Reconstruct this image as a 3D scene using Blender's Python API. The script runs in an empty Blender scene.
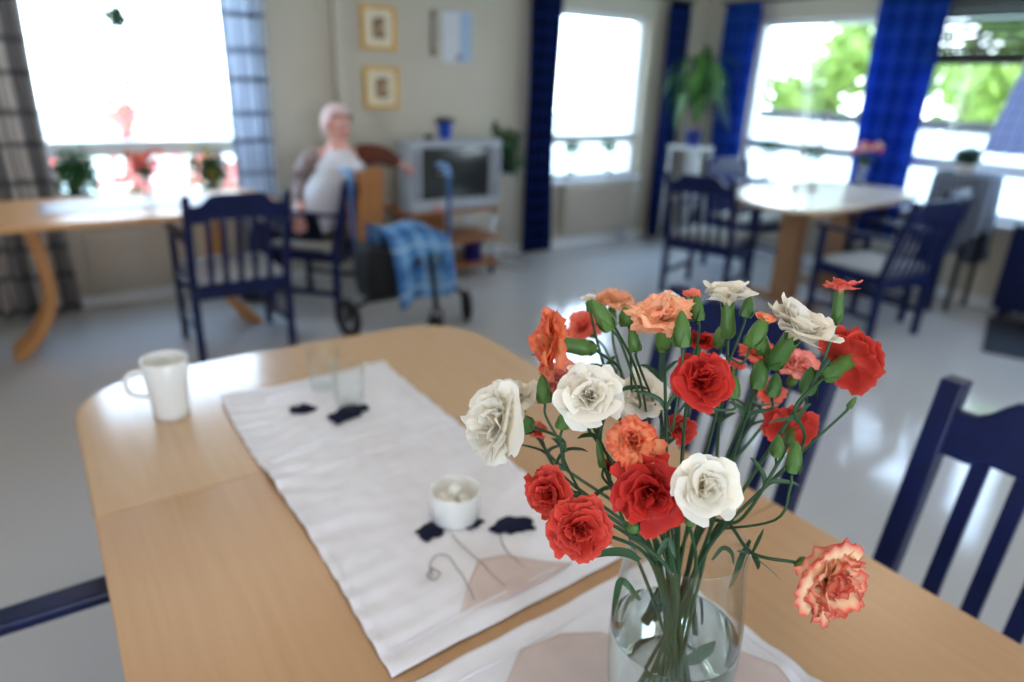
import bpy, bmesh, math, random
from mathutils import Vector, Matrix, noise
PI = math.pi
sc = bpy.context.scene
col = sc.collection
rnd = random.Random(7)

# ------------------------------------------------------------------ camera
FPX = 684.0
CAMH = 1.42
def _n(v): return v.normalized()
A = _n(Vector((1560 - 512, -(118 - 341), -FPX)))
B = _n(Vector((6 - 512, -(60 - 341), -FPX)))
Zc = _n(A.cross(B)); B = Zc.cross(A)
M = Matrix((A, B, Zc))                     # camera frame -> world
CAM = Vector((0, 0, CAMH))
def ray(x, y): return M @ Vector((x - 512, 341 - y, -FPX))
def pz(x, y, z=0.0):
    d = ray(x, y); return CAM + d * ((z - CAMH) / d.z)
def pd(x, y, depth): return CAM + ray(x, y) * (depth / FPX)
def cdir(x, y, z): return (M @ Vector((x, y, z))).normalized()

cd = bpy.data.cameras.new('camera'); cam = bpy.data.objects.new('camera', cd); col.objects.link(cam)
cam.matrix_world = Matrix.Translation(CAM) @ M.to_4x4()
cd.sensor_width = 36; cd.lens = FPX / 1024 * 36; cd.clip_start = 0.02; cd.clip_end = 200
cd.dof.use_dof = True; cd.dof.focus_distance = 0.575; cd.dof.aperture_fstop = 2.6; cd.dof.aperture_blades = 0
sc.camera = cam

# ------------------------------------------------------------------ materials
def rgb(r, g, b):
    f = lambda c: (c / 255) / 12.92 if c / 255 <= .04045 else ((c / 255 + .055) / 1.055) ** 2.4
    return (f(r), f(g), f(b), 1)
class N:
    def __init__(s, name):
        s.m = bpy.data.materials.new(name); s.m.use_nodes = True; s.t = s.m.node_tree; s.t.nodes.clear()
        s.out = s.t.nodes.new('ShaderNodeOutputMaterial')
    def n(s, typ, **kw):
        nd = s.t.nodes.new(typ)
        for k, v in kw.items():
            if k.startswith('i_'):
                key = k[2:].replace('_', ' ')
                nd.inputs[key].default_value = v
            else: setattr(nd, k, v)
        return nd
    def l(s, a, b): s.t.links.new(a, b)
    def math(s, op, a, b=None):
        nd = s.n('ShaderNodeMath', operation=op)
        for i, v in enumerate((a, b)):
            if v is None: continue
            if isinstance(v, (int, float)): nd.inputs[i].default_value = v
            else: s.l(v, nd.inputs[i])
        return nd.outputs[0]
    def mix(s, fac, a, b):
        nd = s.n('ShaderNodeMix', data_type='RGBA')
        if isinstance(fac, (int, float)): nd.inputs[0].default_value = fac
        else: s.l(fac, nd.inputs[0])
        for i, v in ((6, a), (7, b)):
            if isinstance(v, tuple): nd.inputs[i].default_value = v
            else: s.l(v, nd.inputs[i])
        return nd.outputs[2]
    def bsdf(s, color, rough=.5, metal=0, spec=.5, coat=0):
        p = s.n('ShaderNodeBsdfPrincipled')
        if isinstance(color, tuple): p.inputs['Base Color'].default_value = color
        else: s.l(color, p.inputs['Base Color'])
        p.inputs['Roughness'].default_value = rough; p.inputs['Metallic'].default_value = metal
        p.inputs['Specular IOR Level'].default_value = spec; p.inputs['Coat Weight'].default_value = coat
        p.inputs['Coat Roughness'].default_value = .12
        return p
    def noise(s, scale, detail=3, rough=.5, stretch=None, coord='Object'):
        tc = s.n('ShaderNodeTexCoord'); v = tc.outputs[coord]
        if stretch:
            mp = s.n('ShaderNodeMapping'); mp.inputs['Scale'].default_value = stretch; s.l(v, mp.inputs['Vector']); v = mp.outputs[0]
        nz = s.n('ShaderNodeTexNoise'); s.l(v, nz.inputs['Vector'])
        nz.inputs['Scale'].default_value = scale; nz.inputs['Detail'].default_value = detail; nz.inputs['Roughness'].default_value = rough
        return nz.outputs[0]
    def bump(s, p, h, strength=.2, dist=.01):
        b = s.n('ShaderNodeBump'); b.inputs['Strength'].default_value = strength; b.inputs['Distance'].default_value = dist
        s.l(h, b.inputs['Height']); s.l(b.outputs[0], p.inputs['Normal'])
    def ramp(s, fac, stops):
        r = s.n('ShaderNodeValToRGB'); e = r.color_ramp.elements
        while len(e) < len(stops): e.new(.5)
        for i, (p, c) in enumerate(stops): e[i].position = p; e[i].color = c
        s.l(fac, r.inputs[0]); return r.outputs[0]
    def done(s, sh): s.l(sh, s.out.inputs['Surface']); return s.m
MT = {}
def plain(name, c, rough=.5, metal=0, spec=.5, coat=0, var=.12, scale=12, bump=0):
    if name in MT: return MT[name]
    n = N(name); nz = n.noise(scale)
    dark = tuple(x * (1 - var) for x in c[:3]) + (1,); lite = tuple(min(1, x * (1 + var)) for x in c[:3]) + (1,)
    p = n.bsdf(n.ramp(nz, [(.3, dark), (.7, lite)]), rough, metal, spec, coat)
    if bump: n.bump(p, n.noise(scale * 8), bump)
    MT[name] = n.done(p.outputs[0]); return MT[name]
def wood(name, c1, c2, rough=.3, axis=1, coat=0, scale=9):
    if name in MT: return MT[name]
    n = N(name); st = [22, 22, 22]; st[axis] = 1.1
    nz = n.noise(scale / 3, 6, .6, tuple(st)); big = n.noise(2.0, 3, .5, (1.3, .5, 1))
    c = n.mix(n.math('MULTIPLY', nz, .9), c1, c2)
    c = n.mix(n.math('MULTIPLY', big, .30), c, c2)
    p = n.bsdf(c, rough, 0, .45, coat); n.bump(p, nz, .03, .002)
    MT[name] = n.done(p.outputs[0]); return MT[name]
def cloth(name, c, trans=.3, rough=.85, var=.08, scale=40, bump=.15):
    if name in MT: return MT[name]
    n = N(name); nz = n.noise(scale)
    dark = tuple(x * (1 - var) for x in c[:3]) + (1,)
    cc = n.ramp(nz, [(.3, dark), (.7, c)])
    p = n.bsdf(cc, rough, 0, .2); n.bump(p, n.noise(scale * 12), bump, .001)
    if trans:
        t = n.n('ShaderNodeBsdfTranslucent'); n.l(cc, t.inputs[0]); mx = n.n('ShaderNodeMixShader'); mx.inputs[0].default_value = trans
        n.l(p.outputs[0], mx.inputs[1]); n.l(t.outputs[0], mx.inputs[2]); sh = mx.outputs[0]
    else: sh = p.outputs[0]
    MT[name] = n.done(sh); return MT[name]
def plaid(name, base, s1, s2, nu, nv, w1=.28, w2=.22, trans=.4, holes=0):
    n = N(name); tc = n.n('ShaderNodeTexCoord'); sp = n.n('ShaderNodeSeparateXYZ'); n.l(tc.outputs['UV'], sp.inputs[0])
    fu = n.math('FRACT', n.math('MULTIPLY', sp.outputs[0], nu)); fv = n.math('FRACT', n.math('MULTIPLY', sp.outputs[1], nv))
    a = n.math('LESS_THAN', fu, w1); b = n.math('LESS_THAN', fv, w2)
    a2 = n.math('LESS_THAN', n.math('ABSOLUTE', n.math('SUBTRACT', fu, .62)), .04)
    b2 = n.math('LESS_THAN', n.math('ABSOLUTE', n.math('SUBTRACT', fv, .6)), .04)
    c = n.mix(n.math('MULTIPLY', a, .7), base, s1); c = n.mix(n.math('MULTIPLY', b, .75), c, s1)
    c = n.mix(n.math('MULTIPLY', n.math('MAXIMUM', a2, b2), .7), c, s2)
    p = n.bsdf(c, .9, 0, .15); t = n.n('ShaderNodeBsdfTranslucent'); n.l(c, t.inputs[0])
    mx = n.n('ShaderNodeMixShader'); mx.inputs[0].default_value = trans; n.l(p.outputs[0], mx.inputs[1]); n.l(t.outputs[0], mx.inputs[2])
    sh = mx.outputs[0]
    if holes:
        tr = n.n('ShaderNodeBsdfTransparent'); m2 = n.n('ShaderNodeMixShader'); m2.inputs[0].default_value = holes
        n.l(sh, m2.inputs[1]); n.l(tr.outputs[0], m2.inputs[2]); sh = m2.outputs[0]
    return n.done(sh)
def petal_mat(name, trans=.30):
    n = N(name); at = n.n('ShaderNodeAttribute', attribute_name='Col'); nz = n.noise(90, 4)
    c = n.mix(n.math('MULTIPLY', nz, .04), at.outputs['Color'], (1, .96, .9, 1))
    p = n.bsdf(c, .6, 0, .18); t = n.n('ShaderNodeBsdfTranslucent'); n.l(c, t.inputs[0])
    n.bump(p, n.noise(160, 2), .25, .0015)
    mx = n.n('ShaderNodeMixShader'); mx.inputs[0].default_value = trans; n.l(p.outputs[0], mx.inputs[1]); n.l(t.outputs[0], mx.inputs[2])
    return n.done(mx.outputs[0])
def leaf_mat(name, c1, c2, trans=.3, rough=.45):
    if name in MT: return MT[name]
    n = N(name); nz = n.noise(14, 3); c = n.mix(nz, c1, c2)
    p = n.bsdf(c, rough, 0, .4); t = n.n('ShaderNodeBsdfTranslucent'); n.l(c, t.inputs[0])
    mx = n.n('ShaderNodeMixShader'); mx.inputs[0].default_value = trans; n.l(p.outputs[0], mx.inputs[1]); n.l(t.outputs[0], mx.inputs[2])
    MT[name] = n.done(mx.outputs[0]); return MT[name]
def glass_mat(name, c=(1, 1, 1, 1), ior=1.47, rough=0.0):
    n = N(name); g = n.n('ShaderNodeBsdfGlass'); g.inputs['Color'].default_value = c; g.inputs['IOR'].default_value = ior; g.inputs['Roughness'].default_value = rough
    return n.done(g.outputs[0])
def pane_mat():
    n = N('window_glass'); tr = n.n('ShaderNodeBsdfTransparent'); tr.inputs[0].default_value = (.95, .98, .97, 1)
    gl = n.n('ShaderNodeBsdfGlossy'); gl.inputs['Roughness'].default_value = .02
    lw = n.n('ShaderNodeLayerWeight'); lw.inputs[0].default_value = .5
    fr = n.math('ADD', n.math('MULTIPLY', n.math('POWER', lw.outputs[1], 5), .8), .03)
    mx = n.n('ShaderNodeMixShader'); n.l(fr, mx.inputs[0]); n.l(tr.outputs[0], mx.inputs[1]); n.l(gl.outputs[0], mx.inputs[2])
    return n.done(mx.outputs[0])

WALL = plain('wall_paint', rgb(194, 186, 170), .8, var=.03, scale=3, bump=.05)
WALLR = WALL
CEIL = plain('ceiling_paint', rgb(225, 222, 214), .9, var=.02)
WHITEP = plain('white_paint', rgb(222, 224, 226), .4, var=.03)
NAVY = plain('navy_paint', rgb(8, 22, 68), .36, spec=.35, var=.25, scale=20)
BIRCH = wood('birch_top', rgb(198, 160, 122), rgb(172, 134, 96), .28, 1)
BIRCHG = wood('birch_top_glossy_glare', rgb(212, 180, 144), rgb(190, 152, 112), .16, 1, .5)  # glossier, and paler to paint in the window's reflection
BIRCHX = wood('birch_rail', rgb(210, 160, 108), rgb(190, 134, 82), .35, 0)
BIRCHZ = wood('birch_leg', rgb(206, 146, 84), rgb(186, 122, 62), .35, 2)
CART = wood('cart_wood', rgb(176, 112, 62), rgb(140, 84, 44), .4, 0)
PORC = plain('porcelain', rgb(226, 226, 222), .18, var=.02, coat=.4)
SEATC = cloth('seat_cloth', rgb(188, 192, 198), 0)
SEATB = cloth('seat_cloth_beige', rgb(160, 158, 150), 0)
LINEN = cloth('runner_linen', rgb(236, 234, 240), .10, rough=.42, scale=14, bump=.2)
ORGZ = cloth('organza', rgb(220, 202, 196), .2, scale=30)
POPPY = cloth('poppy_felt', rgb(12, 16, 44), 0)
THREAD = cloth('thread', rgb(150, 140, 132), 0)
GREEN = leaf_mat('stem_green', rgb(54, 92, 52), rgb(28, 60, 38), .1)
CALYX = leaf_mat('calyx_green', rgb(104, 140, 66), rgb(44, 86, 38), .2)
FOLI = leaf_mat('foliage_green', rgb(52, 104, 48), rgb(24, 62, 30))
FOLIL = leaf_mat('foliage_light', rgb(120, 172, 74), rgb(62, 122, 50), .4)
FOLIB = leaf_mat('outdoor_leaf', rgb(176, 194, 92), rgb(92, 124, 54), .4)
STEEL = plain('steel', rgb(190, 194, 200), .28, metal=.9, var=.04)
BLACK = plain('black_plastic', rgb(14, 15, 20), .45, var=.2)
RUBBER = plain('rubber', rgb(18, 18, 22), .7, var=.2)
SILVER = plain('silver_plastic', rgb(168, 172, 180), .4, metal=.25, var=.04)
BLUEPOT = plain('blue_pot', rgb(24, 74, 190), .3, var=.1)
DBLUE = plain('dark_blue_pot', rgb(18, 30, 110), .3, var=.1)
PANE = pane_mat()
def thin_glass():
    n = N('vase_glass'); lw = n.n('ShaderNodeLayerWeight'); lw.inputs[0].default_value = .5
    tr = n.n('ShaderNodeBsdfTransparent'); n.l(n.mix(n.math('POWER', lw.outputs[1], 5), (.985, .995, .99, 1), (.66, .76, .74, 1)), tr.inputs[0])
    gl = n.n('ShaderNodeBsdfGlossy'); gl.inputs['Roughness'].default_value = .01
    fr = n.math('ADD', n.math('MULTIPLY', n.math('POWER', lw.outputs[1], 4), .85), .045)
    mx = n.n('ShaderNodeMixShader'); n.l(fr, mx.inputs[0]); n.l(tr.outputs[0], mx.inputs[1]); n.l(gl.outputs[0], mx.inputs[2])
    return n.done(mx.outputs[0])
GLASS = thin_glass()
WATER = glass_mat('water', (.96, .985, .97, 1), 1.33)
PETAL = petal_mat('carnation_petal')

# ------------------------------------------------------------------ helpers
def link(name, mesh, mat=None, parent=None, smooth=True):
    o = bpy.data.objects.new(name, mesh); col.objects.link(o)
    if mat: mesh.materials.append(mat)
    if smooth:
        for p in mesh.polygons: p.use_smooth = True
    if parent: o.parent = parent
    return o
def ob(name, bm, mat=None, parent=None, smooth=False, bevel=0, off=None):
    if off is not None: bmesh.ops.translate(bm, verts=bm.verts, vec=off)
    bmesh.ops.recalc_face_normals(bm, faces=bm.faces)
    me = bpy.data.meshes.new(name); bm.to_mesh(me); bm.free()
    o = link(name, me, mat, parent, smooth)
    if bevel:
        b = o.modifiers.new('b', 'BEVEL'); b.width = bevel; b.segments = 2; b.limit_method = 'ANGLE'
    return o
def tag(o, label=None, cat=None, group=None, kind=None):
    if label: o['label'] = label
    if cat: o['category'] = cat
    if group: o['group'] = group
    if kind: o['kind'] = kind
    return o
def empty(name, loc, rz=0, label=None, cat=None, group=None):
    o = bpy.data.objects.new(name, None); col.objects.link(o); o.location = loc; o.rotation_euler = (0, 0, rz); o.empty_display_size = .05
    return tag(o, label, cat, group)
def copy_tree(o, parent=None, depth=0):
    kids = [k for k in o.children]
    c = o.copy(); col.objects.link(c); c.parent = parent
    for k in kids: copy_tree(k, c, depth + 1)
    return c
def BM(): return bmesh.new()
def box(bm, x0, x1, y0, y1, z0, z1, mtx=None):
    vs = [bm.verts.new((x, y, z)) for x in (x0, x1) for y in (y0, y1) for z in (z0, z1)]
    for f in ((0, 1, 3, 2), (4, 6, 7, 5), (0, 4, 5, 1), (2, 3, 7, 6), (0, 2, 6, 4), (1, 5, 7, 3)): bm.faces.new([vs[i] for i in f])
    if mtx: bmesh.ops.transform(bm, matrix=mtx, verts=vs)
    return vs
def frame_at(d):
    d = d.normalized(); up = Vector((0, 0, 1)) if abs(d.z) < .95 else Vector((1, 0, 0))
    a = d.cross(up).normalized(); return a, a.cross(d).normalized()
def tube(bm, pts, r, seg=8, cap=True, sq=False):
    pts = [Vector(p) for p in pts]; n = len(pts)
    rr = r if isinstance(r, (list, tuple)) else [r] * n
    rings = []; a0 = None
    for i, p in enumerate(pts):
        d = (pts[min(i + 1, n - 1)] - pts[max(i - 1, 0)])
        if d.length < 1e-9: d = Vector((0, 0, 1))
        d.normalize()
        if a0 is None: a, b = frame_at(d)
        else:
            a = (a0 - d * a0.dot(d)).normalized(); b = d.cross(a)
        a0 = a
        if i == 0: b = d.cross(a)
        rings.append([bm.verts.new(p + (a * math.cos(t) + b * math.sin(t)) * rr[i]) for t in [2 * PI * (k + .5) / seg for k in range(seg)]])
    for i in range(n - 1):
        for k in range(seg):
            bm.faces.new((rings[i][k], rings[i][(k + 1) % seg], rings[i + 1][(k + 1) % seg], rings[i + 1][k]))
    if cap: bm.faces.new(rings[0][::-1]); bm.faces.new(rings[-1])
def lathe(bm, prof, seg=32, c=(0, 0, 0), mtx=None):
    rings = []; new = []
    for r, z in prof:
        if r < 1e-6: v = bm.verts.new((c[0], c[1], c[2] + z)); rings.append([v]); new.append(v)
        else:
            ring = [bm.verts.new((c[0] + r * math.cos(2 * PI * k / seg), c[1] + r * math.sin(2 * PI * k / seg), c[2] + z)) for k in range(seg)]
            rings.append(ring); new += ring
    for a, b in zip(rings[:-1], rings[1:]):
        for k in range(seg):
            k2 = (k + 1) % seg
            if len(a) == 1 and len(b) == 1: continue
            if len(a) == 1: bm.faces.new((a[0], b[k2], b[k]))
            elif len(b) == 1: bm.faces.new((a[k], a[k2], b[0]))
            else: bm.faces.new((a[k], a[k2], b[k2], b[k]))
    if mtx: bmesh.ops.transform(bm, matrix=mtx, verts=new)
def prism(bm, outline, z0, z1):
    a = [bm.verts.new((x, y, z0)) for x, y in outline]; b = [bm.verts.new((x, y, z1)) for x, y in outline]
    n = len(outline)
    bm.faces.new(a[::-1]); bm.faces.new(b)
    for i in range(n): bm.faces.new((a[i], a[(i + 1) % n], b[(i + 1) % n], b[i]))
def bez(p0, p1, p2, p3, n=14):
    out = []
    for i in range(n + 1):
        t = i / n; u = 1 - t
        out.append(p0 * u ** 3 + p1 * 3 * u * u * t + p2 * 3 * u * t * t + p3 * t ** 3)
    return out
def catmull(P, n=6):
    P = [Vector(p) for p in P]; Q = [P[0] * 2 - P[1]] + P + [P[-1] * 2 - P[-2]]; out = []
    for i in range(1, len(Q) - 2):
        for k in range(n):
            t = k / n; a, b, c, d = Q[i - 1], Q[i], Q[i + 1], Q[i + 2]
            out.append(.5 * ((2 * b) + (c - a) * t + (2 * a - 5 * b + 4 * c - d) * t * t + (3 * b - a - 3 * c + d) * t ** 3))
    out.append(P[-1]); return out
def blade(bm, pts, w, thick=.0006, up=None, taper=True):
    """flat strap leaf along pts with a slight keel"""
    n = len(pts); L = []; C_ = []; R_ = []
    for i, p in enumerate(pts):
        d = (pts[min(i + 1, n - 1)] - pts[max(i - 1, 0)]).normalized()
        a = d.cross(up or Vector((0, 0, 1)))
        if a.length < 1e-4: a = Vector((1, 0, 0))
        a.normalize(); nn = a.cross(d)
        t = i / (n - 1); ww = w * (math.sin(PI * min(1, .12 + t * .88)) ** .7 if taper else 1)
        L.append(bm.verts.new(p + a * ww + nn * ww * .35)); C_.append(bm.verts.new(p)); R_.append(bm.verts.new(p - a * ww + nn * ww * .35))
    for i in range(n - 1):
        bm.faces.new((L[i], C_[i], C_[i + 1], L[i + 1])); bm.faces.new((C_[i], R_[i], R_[i + 1], C_[i + 1]))
def leafcloud(bm, c, rad, n, size, r, shell=.55):
    c = Vector(c)
    for _ in range(n):
        d = Vector((r.gauss(0, 1), r.gauss(0, 1), r.gauss(0, 1))).normalized(); k = shell + (1 - shell) * r.random()
        p = c + Vector((d.x * rad[0], d.y * rad[1], d.z * rad[2])) * k
        nrm = (d + Vector((r.uniform(-.8, .8), r.uniform(-.8, .8), r.uniform(-.5, .9)))).normalized()
        a, b = frame_at(nrm); t = r.uniform(0, 2 * PI); u = a * math.cos(t) + b * math.sin(t); v = nrm.cross(u); s = size * r.uniform(.6, 1.3)
        q = [p - u * s, p - v * s * .45 + nrm * s * .1, p + u * s, p + v * s * .45 + nrm * s * .1]
        bm.faces.new([bm.verts.new(x) for x in q])
def skin(name, joints, edges, mat, parent=None, levels=1, root=0):
    """joints: list of (xyz, (rx, ry)); one continuous skinned surface"""
    me = bpy.data.meshes.new(name); me.from_pydata([j[0] for j in joints], edges, [])
    o = link(name, me, mat, parent, False); md = o.modifiers.new('s', 'SKIN'); md.use_smooth_shade = True
    for i, j in enumerate(joints):
        r = j[1] if isinstance(j[1], (tuple, list)) else (j[1], j[1])
        me.skin_vertices[0].data[i].radius = r
        me.skin_vertices[0].data[i].use_root = (i == root)
    s = o.modifiers.new('u', 'SUBSURF'); s.levels = levels; s.render_levels = levels
    return o

# ------------------------------------------------------------------ the room
XR, YB, XL, YF, CH = 5.53, 4.83, -2.4, -2.6, 2.5
WT = .22
Z0, Z1 = .60, 1.97
n = N('linoleum'); sp = n.noise(260, 2, .8, coord='Object'); bl = n.noise(1.6, 3)
c = n.ramp(sp, [(.38, rgb(168, 166, 166)), (.62, rgb(202, 200, 200))]); c = n.mix(n.math('MULTIPLY', bl, .2), c, rgb(190, 184, 178))
p = n.bsdf(c, .11, 0, .55); n.bump(p, n.noise(7, 2), .04, .01); FLOOR = n.done(p.outputs[0])
bm = BM(); box(bm, XL - WT, XR + WT, YF - WT, YB + WT, -.1, 0); tag(ob('floor', bm, FLOOR), kind='structure')
bm = BM(); box(bm, XL - WT, XR + WT, YF - WT, YB + WT, CH, CH + .1); tag(ob('ceiling', bm, CEIL), kind='structure')
def wall(name, lo, hi, openings, make):
    bm = BM(); x = lo
    for a, b, z0, z1 in sorted(openings):
        make(bm, x, a, 0, CH); make(bm, a, b, 0, z0); make(bm, a, b, z1, CH); x = b
    make(bm, x, hi, 0, CH)
    return tag(ob(name, bm, WALL), kind='structure')
W1 = (-.30, 1.30); W2 = (3.50, 4.78)
W3 = (2.98, 4.26); W4 = (1.5, 2.82); W5 = (-.6, .9)
wall('wall_back', XL - WT, XR, [W1 + (Z0, 2.40), W2 + (Z0, Z1)], lambda bm, a, b, z0, z1: box(bm, a, b, YB, YB + WT, z0, z1))
wall('wall_right', YF - WT, YB + WT, [W3 + (Z0, Z1), W4 + (Z0, Z1), W5 + (Z0, Z1)], lambda bm, a, b, z0, z1: box(bm, XR, XR + WT, a, b, z0, z1))
wall('wall_left', YF, YB, [(-1.8, -.3, .8, 2.0)], lambda bm, a, b, z0, z1: box(bm, XL - WT, XL, a, b, z0, z1))  # unseen opening added to let in side fill light
wall('wall_front', XL - WT, XR, [(-.5, .9, .7, 2.0)], lambda bm, a, b, z0, z1: box(bm, a, b, YF - WT, YF, z0, z1))  # unseen opening behind the camera, added for frontal light
ZM0, ZM1 = .895, .985
def window(nm, axis, lo, hi, z0=Z0, z1=Z1, plane=0, sgn=1):
    """axis 'x' = wall parallel to x at y=plane; 'y' = wall parallel to y at x=plane; sgn = outward"""
    def bx(bm, a, b, d0, d1, za, zb):
        lo_, hi_ = plane + sgn * d0, plane + sgn * d1
        if lo_ > hi_: lo_, hi_ = hi_, lo_
        if axis == 'x': box(bm, a, b, lo_, hi_, za, zb)
        else: box(bm, lo_, hi_, a, b, za, zb)
    f = .045; bm = BM()
    bx(bm, lo, lo + f, .06, .14, z0, z1); bx(bm, hi - f, hi, .06, .14, z0, z1)
    bx(bm, lo + f, hi - f, .06, .14, z1 - f, z1); bx(bm, lo + f, hi - f, .06, .14, z0, z0 + f)
    bx(bm, lo + f, hi - f, .06, .14, ZM0, ZM1)
    o = ob(nm, bm, WHITEP, bevel=.004); tag(o, kind='structure')
    bm = BM(); bx(bm, lo + f, hi - f, .095, .101, z0 + f, ZM0); bx(bm, lo + f, hi - f, .095, .101, ZM1, z1 - f)
    tag(ob('pane', bm, PANE, o), kind='structure')
    bm = BM(); bx(bm, lo - .03, hi + .03, -.06, .06, z0 - .03, z0); tag(ob('sill', bm, WHITEP, o, bevel=.004), kind='structure')
    return o
window('window_1', 'x', *W1, z1=2.40, plane=YB); window('window_2', 'x', *W2, plane=YB)
window('window_3', 'y', *W3, plane=XR); window('window_4', 'y', *W4, plane=XR); window('window_5', 'y', *W5, plane=XR)
bm = BM(); box(bm, XL, XR, YB - .012, YB, 0, .07); tag(ob('baseboard_back', bm, WHITEP), kind='structure')
bm = BM(); box(bm, XR - .012, XR, YF, YB - .012, 0, .07); tag(ob('baseboard_right', bm, WHITEP), kind='structure')
bm = BM(); box(bm, 1.83, 1.91, YB - .06, YB - .012, 0, CH); tag(ob('trim_1', bm, WALL, bevel=.01), kind='structure')

# ------------------------------------------------------------------ outside
n = N('outdoor_ground'); nz = n.noise(.8, 4); p = n.bsdf(n.ramp(nz, [(.35, rgb(176, 182, 150)), (.65, rgb(222, 220, 206))]), .9); GROUND = n.done(p.outputs[0])
bm = BM(); box(bm, -14, XR + 26, YB + WT, YB + 28, -.4, -.25); box(bm, XR + WT, XR + 26, -14, YB + WT, -.4, -.25); tag(ob('ground', bm, GROUND), kind='structure')
def tree(loc, h, r, label, mat=FOLIB, seed=1, n=700, trunk=.09):
    R = random.Random(seed); t = empty('garden_tree', loc, 0, label, 'tree')
    bm = BM(); tube(bm, [(0, 0, 0), (.05, 0, h * .3), (-.04, .05, h * .6), (0, 0, h * .8)], [trunk, trunk * .8, trunk * .6, trunk * .3], 8)
    for k in range(5):
        a = k * 1.3; tube(bm, [(0, 0, h * (.35 + .07 * k)), (math.cos(a) * r * .6, math.sin(a) * r * .6, h * (.55 + .07 * k))], [trunk * .4, trunk * .15], 6)
    ob('trunk', bm, plain('bark', rgb(110, 90, 74), .9, var=.3), t, True)
    bm = BM()
    for k in range(9):
        a = R.uniform(0, 2 * PI); rr = R.uniform(.1, .75) * r
        leafcloud(bm, (math.cos(a) * rr, math.sin(a) * rr, h * R.uniform(.22, .90)), (r * .5, r * .5, r * .42), n // 9, .15, R, .3)
    ob('foliage', bm, mat, t)
for k_, (x_, y_, h_, r_, lab_, sd_) in enumerate([
    (11.6, 9.4, 3.6, 1.25, 'pale green garden tree outside the corner window, seen at its left', 3),
    (13.2, 8.2, 3.9, 1.45, 'broad pale green garden tree outside, seen through the middle of the corner window', 4),
    (13.6, 5.9, 4.0, 1.5, 'broad green garden tree outside behind the slatted blind', 5),
    (12.0, 4.0, 3.8, 1.35, 'garden tree outside the right window, half hidden by the lilac curtain', 6),
    (8.6, 13.0, 3.2, 1.2, 'small pale garden tree outside the window beside the television', 8)]):
    tree((x_, y_, -.25), h_, r_, lab_, seed=sd_, n=1500 if k_ < 4 else 300)
def fence():
    t = empty('garden_fence', (9.6, 4.4, -.25), 0, 'white board fence with a dark top rail outside the right windows', 'fence')
    bm = BM()
    for k in range(40): box(bm, 0, .03, -3.2 + k * .2, -3.2 + k * .2 + .17, .05, 1.28)
    ob('boards', bm, WHITEP, t)
    bm = BM(); box(bm, -.03, .07, -3.3, 4.9, 1.24, 1.38); ob('top_rail', bm, plain('dark_rail', rgb(26, 22, 26), .6), t)
fence()
PINK = leaf_mat('pink_blossom', rgb(240, 150, 144), rgb(226, 104, 98), .3); HEDG = leaf_mat('hedge_leaf', rgb(120, 160, 110), rgb(60, 110, 70), .3)
def bush(loc, rad, label, n=260, blossom=120, seed=1, bm_=PINK, name='flowering_bush'):
    R = random.Random(seed); t = empty(name, loc, 0, label, 'bush')
    bm = BM(); leafcloud(bm, (0, 0, rad[2]), rad, n, .05, R, .3); tube(bm, [(0, 0, -.0), (0, 0, rad[2])], .02, 6); ob('foliage', bm, HEDG, t)
    if blossom:
        bm = BM(); leafcloud(bm, (0, 0, rad[2] * 1.1), (rad[0] * 1.02, rad[1] * 1.02, rad[2]), blossom, .07, R, .8); ob('blossom', bm, bm_, t)
bush((.15, 6.6, -.25), (.45, .35, .55), 'low pink flowering bush outside the left window, seen at its left end', seed=11)
bush((.78, 7.2, -.25), (.17, .17, .92), 'tall slim pink flowering bush outside the middle of the left window', seed=12, blossom=260)
bush((1.15, 6.5, -.25), (.4, .3, .52), 'low pink flowering bush outside the left window, behind the vase of red flowers', seed=13, blossom=200)
bush((1.6, 6.9, -.25), (.4, .3, .55), 'low pink flowering bush outside the right end of the left window', seed=14, blossom=120)

# ------------------------------------------------------------------ curtains
def curtain(name, axis, lo, hi, z0, z1, plane, mat, label, folds=6, amp=.034, seed=0, group=None, top=None, narrow=None, pinch=None, cat='curtain'):
    R = random.Random(seed); nu, nv = folds * 10, 26
    t = empty(name, (0, 0, 0), 0, label, cat, group)
    if axis == 'x': t.location = ((lo + hi) / 2, plane, z0)
    else: t.location = (plane, (lo + hi) / 2, z0)
    bm = BM(); uv = bm.loops.layers.uv.new('UVMap'); g = []
    ph = [R.uniform(-.5, .5) for _ in range(4)]
    for j in range(nv + 1):
        v = j / nv; z = z0 + (z1 - z0) * v; row = []
        for i in range(nu + 1):
            u = i / nu; a, b = lo, hi
            if pinch: a, b = pinch(v, lo, hi)
            s = a + (b - a) * (u + .02 * math.sin(3 * u + 5 * v + ph[0]))
            d = amp * (1 - .35 * v) * math.sin(2 * PI * folds * u + .8 * math.sin(2.2 * v + ph[1])) + .01 * math.sin(5 * u + 7 * v + ph[2])
            row.append(bm.verts.new((s - (lo + hi) / 2, d, z - z0) if axis == 'x' else (d, s - (lo + hi) / 2, z - z0)))
        g.append(row)
    for j in range(nv):
        for i in range(nu):
            f = bm.faces.new((g[j][i], g[j][i + 1], g[j + 1][i + 1], g[j + 1][i]))
            for lp, (uu, vv) in zip(f.loops, ((i, j), (i + 1, j), (i + 1, j + 1), (i, j + 1))): lp[uv].uv = (uu / nu, vv / nv)
    o = ob('curtain_cloth', bm, mat, t, True)
    m = o.modifiers.new('s', 'SOLIDIFY'); m.thickness = .0015
    bm = BM()
    h = z1 - z0
    if axis == 'x': box(bm, -(hi - lo) / 2, (hi - lo) / 2, -.012, .012, h - .01, h + .05)
    else: box(bm, -.012, .012, -(hi - lo) / 2, (hi - lo) / 2, h - .01, h + .05)
    ob('heading_tape', bm, mat, t)
    return t
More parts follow.
